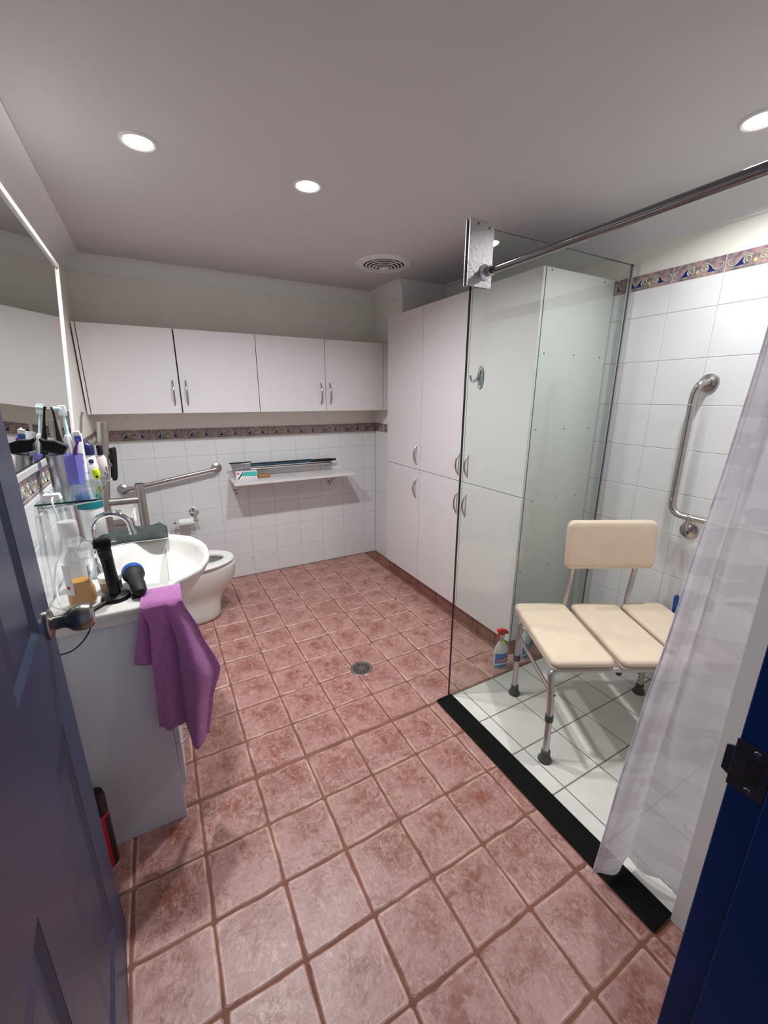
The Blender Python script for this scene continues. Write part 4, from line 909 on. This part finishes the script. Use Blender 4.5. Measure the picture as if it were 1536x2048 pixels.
obj('tub', G().lathe([(0.043, 0), (0.046, 0.004), (0.048, 0.150), (0.046, 0.152)], n=36), M['white_pl'], t, local=True)
obj('lid', G().lathe([(0.050, 0.150), (0.0505, 0.205), (0.047, 0.212), (0.0005, 0.213)], n=36, caps=False), M['teal'], t, local=True)
# dark towel folded on the far end
t = thing('hand_towel', 'dark grey-green hand towel folded at the far end of the basin', 'towel', (-0.99, 0.07, ZB))
def tw(u, v):
    x = -1.150+0.300*u; y = -0.002+(0.180-0.125*max(0, min(1, 1.25-u*3.6)))*v
    y += 0.014*math.sin(u*5.0)*(1-v) + 0.010*math.sin(u*3)*v - 0.050*(1-v)*(1-u)**2
    e = min(min(u, 1-u)*9, min(v, 1-v)*7, 1.0); z = ZB+0.003+0.026*math.sin(e*PI/2)+0.004*math.sin(u*17+v*6)*e+0.003*math.sin(u*31+v*13)*e
    if u > 0.9 and v < 0.5: z -= 0.004
    return (x, y, max(z, ZB+0.003))
obj('cloth', G().grid(44, 26, tw), M['terry_dark'], t, ang=180, solid=0.004)
obj('pale_hem', G().tube([tw(k/30, 0.0) for k in range(31)]+[tw(1.0, k/14) for k in range(15)], 0.0022, 6), M['label_white'], t)
# pink towel over the near front corner
t = thing('face_towel', 'pink-purple terry towel hanging over the near corner of the basin top', 'towel', (-0.89, -0.71, 0.7))
def lerp_list(L, k):
    for (a_, x_), (b_, y_) in zip(L, L[1:]):
        if k <= b_:
            q = (k-a_)/(b_-a_); q = q*q*(3-2*q)*0.5+q*0.5; return x_+(y_-x_)*q
    return L[-1][1]
PKL = [(0, -0.950), (0.15, -0.934), (0.5, -0.945), (1, -0.955)]; PKC = [(0, -0.884), (0.3, -0.864), (1, -0.874)]; PKR = [(0, -0.832), (0.22, -0.792), (0.52, -0.742), (0.73, -0.778), (1, -0.805)]
def pk(u, v):
    if v < 0.12:
        k = v/0.12; return (lerp_list([(0, -0.950), (0.55, -0.884), (1, -0.832)], u), -0.590-0.118*k, ZB+0.0065+0.002*math.sin(u*7)*k)
    k = (v-0.12)/0.88
    if u < 0.55:
        q = u/0.55; x = lerp_list(PKL, k)*(1-q)+lerp_list(PKC, k)*q; bt = 0.446-0.012*q+0.004*math.sin(q*14)
        y = -0.714-0.016*k*math.sin(q*PI)-0.006*math.sin(q*9+k*4)*k
    else:
        q = (u-0.55)/0.45; x = lerp_list(PKC, k)*(1-q)+lerp_list(PKR, k)*q; bt = 0.434-0.075*min(1, q*5)-0.030*q+0.005*math.sin(q*15)
        y = -0.714-0.055*math.sin(min(1, q*1.25)*PI)*min(1, k*2.5)+0.028*q*k
    y -= 0.006*math.sin(min(1, k*8)*PI/2)
    return (x, y, ZB+0.002-(ZB-bt)*k)
obj('cloth', G().grid(61, 50, pk), M['terry_pink'], t, ang=180, solid=0.005)
def pk2(u, v):
    x = (-0.952-0.043*v)*(1-u)+(-0.935-0.010*v)*u; return (x, -0.7045-0.006*math.sin(u*3), ZB-0.010-(0.183+0.016*u)*v)
obj('back_flap', G().grid(12, 20, pk2), M['terry_pink'], t, ang=180, solid=0.005)
# spray can on the floor behind the door edge
t = thing('spray_can', 'red and black aerosol can on the floor beside the vanity panel', 'can', (-1.163, -0.748, 0))
obj('body', G().lathe([(0.0005, 0.0005), (0.027, 0.0005), (0.0285, 0.004), (0.0285, 0.215), (0.025, 0.226)], n=32, caps=False), M['red_can'], t, local=True)
obj('dark_side_band', G().grid(10, 2, lambda u, v: (0.0288*math.cos(-0.9+u*1.6), 0.0288*math.sin(-0.9+u*1.6), 0.006+0.208*v)), mat('dark_can_side', (52, 40, 46), 0.25, 0.6), t, local=True)  # dark, half-metallic band over the right side of the red body
obj('rim', G().lathe([(0.0285, 0), (0.0298, 0.002), (0.0285, 0.005)], n=32, caps=False), M['chrome'], t, local=True)
obj('cap', G().lathe([(0.0275, 0.224), (0.0280, 0.228), (0.0280, 0.292), (0.024, 0.306), (0.012, 0.313), (0.0005, 0.314)], n=32, caps=False), M['black'], t, local=True)

# ------------------------------------------------------------------ door leaf, knob, frame
HI = Vector((-1.0365, -1.862, 0)); FE = Vector((-1.1065, -0.972, 0)); LD = (FE-HI).normalized(); LW = (FE-HI).length; LN = Vector((LD.y, -LD.x, 0))   # LN points into the room (+x)
if LN.x < 0: LN = -LN
def lf(u, z, w_): p = HI+LD*u+LN*w_; return (p.x, p.y, z)
def lbox(u0, u1, z0, z1, w0, w1): return G().prism([(u0, z0), (u1, z0), (u1, z1), (u0, z1)], w0, w1, lambda u, z, w_: lf(u, z, w_))
dr = bpy.data.objects.new('door_1', None); C.objects.link(dr); dr.location = HI; dr['kind'] = 'structure'
DT = 2.03; S1, S2, S3, S4 = 0.105, 0.345, 0.515, 0.770   # panel sides measured from the hinge
S1, S2, S3, S4 = LW-0.795, LW-0.555, LW-0.395, LW-0.150
core = obj('leaf', lbox(0, LW, 0.008, DT, -0.035, -0.009), M['door'], dr, smooth=False, bevel=0.002)
for (u0, u1, z0, z1) in ((0, S1, 0.008, DT), (S4, LW, 0.008, DT), (S2, S3, 0.008, DT), (S1, S2, 0.008, 0.215), (S3, S4, 0.008, 0.215), (S1, S2, 0.852, 1.075), (S3, S4, 0.852, 1.075), (S1, S2, 1.90, DT), (S3, S4, 1.90, DT)):
    obj('stile' if z1-z0 > 1.5 else 'rail', lbox(u0, u1, z0, z1, -0.0089, 0.0), M['door'], dr, smooth=False)
for (u0, u1) in ((S1, S2), (S3, S4)):
    for (z0, z1) in ((0.215, 0.852), (1.075, 1.90)):
        g = G(); e1, e2 = 0.014, 0.050
        def rect(k, w_): return [lf(u0+k, z0+k, w_), lf(u1-k, z0+k, w_), lf(u1-k, z1-k, w_), lf(u0+k, z1-k, w_)]
        g.loft([rect(0.0002, -0.0005), rect(e1, -0.0085), rect(e1+0.006, -0.0085), rect(e2, -0.003), rect(e2+0.0015, -0.003)], cap0=False, cap1=True)
        obj('panel', g, M['door'], dr, smooth=False)
ko = Vector(lf(LW-0.062, 1.052, 0))
kb_ = obj('knob', G().lathe([(0.0155, 0.0112), (0.0155, 0.0291), (0.0184, 0.0358), (0.0276, 0.0448), (0.0310, 0.0560), (0.0310, 0.0672), (0.0270, 0.0806), (0.0196, 0.0857), (0.0184, 0.0851), (0.0005, 0.0846)], ko, LN, 32, caps=False), M['brass_old'], dr)
obj('rose', G().lathe([(0.034, 0.0002), (0.034, 0.005), (0.029, 0.010), (0.018, 0.013)], ko, LN, 32), M['brass_old'], kb_)
obj('latch_plate', G().box(-0.012, 0.012, 0, 0.0015, -0.028, 0.028).xf(Matrix.Translation(Vector(lf(LW+0.0002, 1.035, -0.017))) @ Matrix.Rotation(math.atan2(LD.y, LD.x)-PI/2, 4, 'Z')), M['strike'], dr, smooth=False)
# frame
df = struct('trim_door_frame', G().box(-0.200, DX1+0.001, -2.060, YF-0.0005, 0.0, 2.10), M['jamb'], smooth=False, bevel=0.002)
obj('door_stop', G().box(-0.2125, -0.2002, -2.060, -1.972, 0.0, 2.07), M['jamb'], df, smooth=False, bevel=0.0015)
obj('hinge_jamb', G().box(DX0-0.001, -1.040, -2.060, YF-0.0005, 0.0, 2.10), M['jamb'], df, smooth=False)
obj('head_jamb', G().box(-1.040, -0.2005, -2.060, YF-0.0005, 2.065, 2.10), M['jamb'], df, smooth=False)
sk = G(); sk.box(-0.2022, -0.2002, -1.970, YF+0.001, 1.022, 1.098); sk.prism([(1.035, YF), (1.040, YF+0.010), (1.080, YF+0.010), (1.085, YF)], -0.2022, -0.1990, lambda u, v, w_: (w_, v, u))
stp = obj('strike_plate', sk, M['strike'], df, smooth=False, bevel=0.001)
obj('strike_hole', G().box(-0.2026, -0.2023, -1.960, -1.945, 1.042, 1.078), M['gap'], stp, smooth=False)
for z in (1.030, 1.090): obj('strike_screw', G().lathe([(0.004, 0), (0.003, 0.001), (0.0005, 0.001)], (-0.2022, -1.952, z), (-1, 0, 0), 10, caps=False), M['nickel'], stp)

# ------------------------------------------------------------------ transfer bench in the shower
AB = R_(-27.8)
tb = thing('shower_transfer_bench', 'beige padded shower transfer bench with aluminium legs and backrest', 'shower bench', (0.48, -1.169, 0), AB)
def pad(name, x0, x1, y0, y1, z0, z1, m='cream_pad', r=0.035, parent=tb):
    g = G(); n = 8; P = []
    for (cx, cy, a0) in ((x1-r, y1-r, 0), (x0+r, y1-r, PI/2), (x0+r, y0+r, PI), (x1-r, y0+r, 1.5*PI)):
        for k in range(n+1): P.append((cx, cy, a0+k/n*PI/2))
    def ring(off, z): return [(cx+(r+off)*math.cos(a), cy+(r+off)*math.sin(a), z) for cx, cy, a in P]
    h = z1-z0
    g.loft([ring(-0.006, z0), ring(0, z0+0.006), ring(0, z1-0.014), ring(-0.004, z1-0.006), ring(-0.012, z1-0.001), ring(-0.022, z1), ring(-0.028, z1)])
    return obj(name, g, M[m], parent, local=True, ang=60)
for (x0, x1) in ((-0.008, 0.262), (0.288, 0.535), (0.557, 0.785)):
    pd_ = pad('seat_panel', x0, x1, 0.018, 0.535, 0.452, 0.482)
    pad('seat_tray', x0+0.001, x1-0.001, 0.017, 0.536, 0.438, 0.4515, 'cream_edge', parent=pd_)
# backrest
g = G(); n = 8; P = []; r = 0.035; bx0, bx1, bz0, bz1 = 0.212, 0.662, 0.700, 0.948
for (cx, cz, a0) in ((bx1-r, bz1-r, 0), (bx0+r, bz1-r, PI/2), (bx0+r, bz0+r, PI), (bx1-r, bz0+r, 1.5*PI)):
    for k in range(n+1): P.append((cx, cz, a0+k/n*PI/2))
def bring(off, y): return [(cx+(r+off)*math.cos(a), y+((cz-0.82)*0.10)+0.030*(1-(((cx+(r+off)*math.cos(a))-0.437)/0.225)**2)*0.55, cz+(r+off)*math.sin(a)) for cx, cz, a in P]
g.loft([bring(-0.03, 0.466), bring(-0.012, 0.467), bring(-0.003, 0.473), bring(0, 0.482), bring(0, 0.496), bring(-0.006, 0.503)])
obj('backrest', g, M['cream_pad'], tb, local=True, ang=60)
for x in (0.268, 0.598):
    obj('back_post', G().tube(fil([(x-0.012, 0.515, 0.40), (x-0.012, 0.515, 0.53), (x+0.012, 0.535, 0.63), (x+0.012, 0.522, 0.72), (x+0.012, 0.525, 0.85)], 0.05, 7), 0.0125, 14), M['alu'], tb, local=True)
def leg(x, y, sx, yt, xt):
    top_ = [(x, y, 0.02), (x-0.004*sx, y+0.006, 0.30), (xt-0.006, yt, 0.425), (xt+0.06*sx, yt, 0.430)]
    l = obj('leg', G().tube(fil(top_, 0.05, 7), 0.0138, 14), M['alu'], tb, local=True)
    obj('rubber_foot', G().lathe([(0.029, 0), (0.030, 0.004), (0.026, 0.014), (0.0195, 0.030), (0.0188, 0.052), (0.016, 0.054)], (x, y, 0.0), n=24), M['grey_rubber'], l, local=True)
    obj('collar', G().lathe([(0.0165, 0), (0.0175, 0.004), (0.0175, 0.026), (0.0165, 0.030)], (x-0.003*sx, y+0.004, 0.205), n=20), M['grey_rubber'], l, local=True)
    hl = G()
    for k in range(6): hl.lathe([(0.0035, 0), (0.003, 0.0006), (0.0005, 0.0006)], (x-0.0136, y+0.002, 0.075+k*0.019), (-1, -0.35, 0), 8, caps=False)
    obj('height_holes', hl, M['gap'], l, local=True)
    return l
leg(0.0, 0.0, 1, 0.045, 0.004); leg(0.0, 0.42, 1, 0.44, 0.008); leg(0.677, 0.42, -1, 0.44, 0.690); leg(0.677, 0.0, -1, 0.045, 0.690)
obj('stretcher', G().tube([(-0.002, 0.02, 0.335), (0.002, 0.43, 0.335)], 0.0095, 12), M['alu'], tb, local=True)
obj('stretcher', G().tube([(0.677, 0.02, 0.335), (0.680, 0.43, 0.335)], 0.0095, 12), M['alu'], tb, local=True)
for y in (0.045, 0.44): obj('seat_rail', G().tube([(0.055, y, 0.426), (0.640, y, 0.426)], 0.0125, 12), M['alu'], tb, local=True)
obj('lock_knob', G().lathe([(0.0105, 0), (0.0115, 0.03), (0.0095, 0.034)], (0.292, 0.075, 0.408), (0.0, -1, -0.1), 14), M['black'], tb, local=True)
for z, y in ((0.332, 0.0),): obj('leg_rivet', G().lathe([(0.0055, 0), (0.004, 0.003), (0.0005, 0.003)], (0.0, -0.010, 0.345), (0.2, -1, 0), 10, caps=False), M['strike'], tb, local=True)

# ------------------------------------------------------------------ cleaning bottles, blue brush, floor drain
def spray(name, label, loc, head, rotz):
    t = thing(name, label, 'spray bottle', loc, rotz)
    pf = [(0.90, 0.0), (1.0, 0.004), (1.0, 0.09), (0.93, 0.125), (0.55, 0.160), (0.30, 0.176), (0.28, 0.196)]
    obj('bottle', G().lathe(pf, n=28, sx=0.044, sy=0.029), M['frost'], t, local=True)
    obj('label', G().grid(14, 8, lambda u, v: (0.0448*math.cos(-PI/2+(u-0.5)*2.4), 0.0298*math.sin(-PI/2+(u-0.5)*2.4), 0.014+0.090*v)), M['label_blue'], t, local=True)
    wrap = lambda u, v: (0.0454*math.cos(-PI/2+u/0.043), 0.0303*math.sin(-PI/2+u/0.043), 0.062+v+u*0.25)
    obj('red_flash', G().grid(10, 4, lambda u, v: wrap((u-0.5)*0.072, (v-0.5)*0.022*(0.5+0.5*math.sin(u*PI)))), M['ink_red'], t, local=True)
    text_mesh('Windex', 0.0175, lambda u, v: tuple(Vector(wrap(u, v)) + Vector((0, -0.0004, 0))), M['label_white'], 'lettering', t, local=True)
    obj('pale_swoosh', G().grid(10, 3, lambda u, v: (0.0452*math.cos(-PI/2+(u-0.5)*2.3), 0.0301*math.sin(-PI/2+(u-0.5)*2.3), 0.022+0.010*v+0.012*math.sin(u*PI))), M['bristle'], t, local=True)
    obj('neck_tag', G().box(-0.010, 0.010, -0.0145, -0.0138, 0.150, 0.182), M['yellow'] if head == 'red' else M['label_white'], t, local=True, smooth=False)
    obj('collar', G().lathe([(0.0135, 0.194), (0.0145, 0.198), (0.0145, 0.212), (0.012, 0.214)], n=20), M['frost'], t, local=True)
    hd = [(-0.036, 0.236), (-0.030, 0.250), (0.000, 0.252), (0.030, 0.238), (0.038, 0.222), (0.030, 0.216), (0.014, 0.220), (0.010, 0.212), (-0.010, 0.212), (-0.016, 0.228)]
    h = obj('trigger_head', G().prism(hd, -0.0105, 0.0105, lambda u, v, w_: (u, w_, v)), M[head], t, local=True, smooth=False, bevel=0.003)
    obj('trigger', G().prism([(-0.022, 0.230), (-0.014, 0.230), (-0.024, 0.206), (-0.030, 0.200), (-0.032, 0.204)], -0.006, 0.006, lambda u, v, w_: (u, w_, v)), M[head], h, local=True, smooth=False)
    return t
spray('spray_bottle', 'glass cleaner spray bottle with a red trigger behind the shower glass', (0.772, -0.588, 0), 'red', R_(-12))
spray('spray_bottle', 'glass cleaner spray bottle with a white trigger near the bench leg', (0.972, -0.585, 0), 'white_pl', R_(14))
t = thing('bath_brush', 'blue long-handled brush standing between bench and shower wall', 'brush', (1.412, -1.165, 0))
obj('handle', G().tube([(1.405, -1.158, 0.09), (1.406, -1.146, 0.40), (1.406, -1.143, 0.46), (1.407, -1.139, 0.545), (1.407, -1.139, 0.558)], [0.007, 0.007, 0.0115, 0.0125, 0.007], 12), M['blue_pl'], t)
obj('head', G().box(1.392, 1.432, -1.200, -1.150, 0.012, 0.092), M['blue_pl'], t, bevel=0.006)
obj('bristles', G().box(1.395, 1.430, -1.196, -1.154, 0.0, 0.0125), M['bristle'], t, smooth=False)
t = thing('floor_drain', 'round metal floor drain grate with radial slots', 'drain', (0.043, -0.217, 0.0))
obj('rim', G().lathe([(0.052, 0.0008), (0.053, 0.0030), (0.063, 0.0030), (0.066, 0.0006)], n=40, caps=False), M['steel'], t, local=True)
obj('grate', G().lathe([(0.0005, 0.0022), (0.0525, 0.0022), (0.0525, 0.0006)], n=40, caps=False), M['steel'], t, local=True)
sl = G()
for k in range(12):
    a = 2*PI*k/12; m_ = Matrix.Rotation(a, 4, 'Z'); s0 = len(sl.v)
    sl.prism([(0.016, -0.0012), (0.046, -0.0045), (0.046, 0.0045), (0.016, 0.0012)], 0.0022, 0.0025, lambda u, v, w_: (u, v, w_)); sl.xf(m_, s0)
    s0 = len(sl.v); sl.prism([(0.038, -0.0018), (0.047, -0.0030), (0.047, 0.0030), (0.038, 0.0018)], 0.0022, 0.0025, lambda u, v, w_: (u, v, w_)); sl.xf(Matrix.Rotation(a+PI/12, 4, 'Z'), s0)
obj('slots', sl, M['gap'], t, local=True, smooth=False)
obj('hub', G().lathe([(0.009, 0.0022), (0.008, 0.0036), (0.0005, 0.0036)], n=16, caps=False), M['steel'], t, local=True)
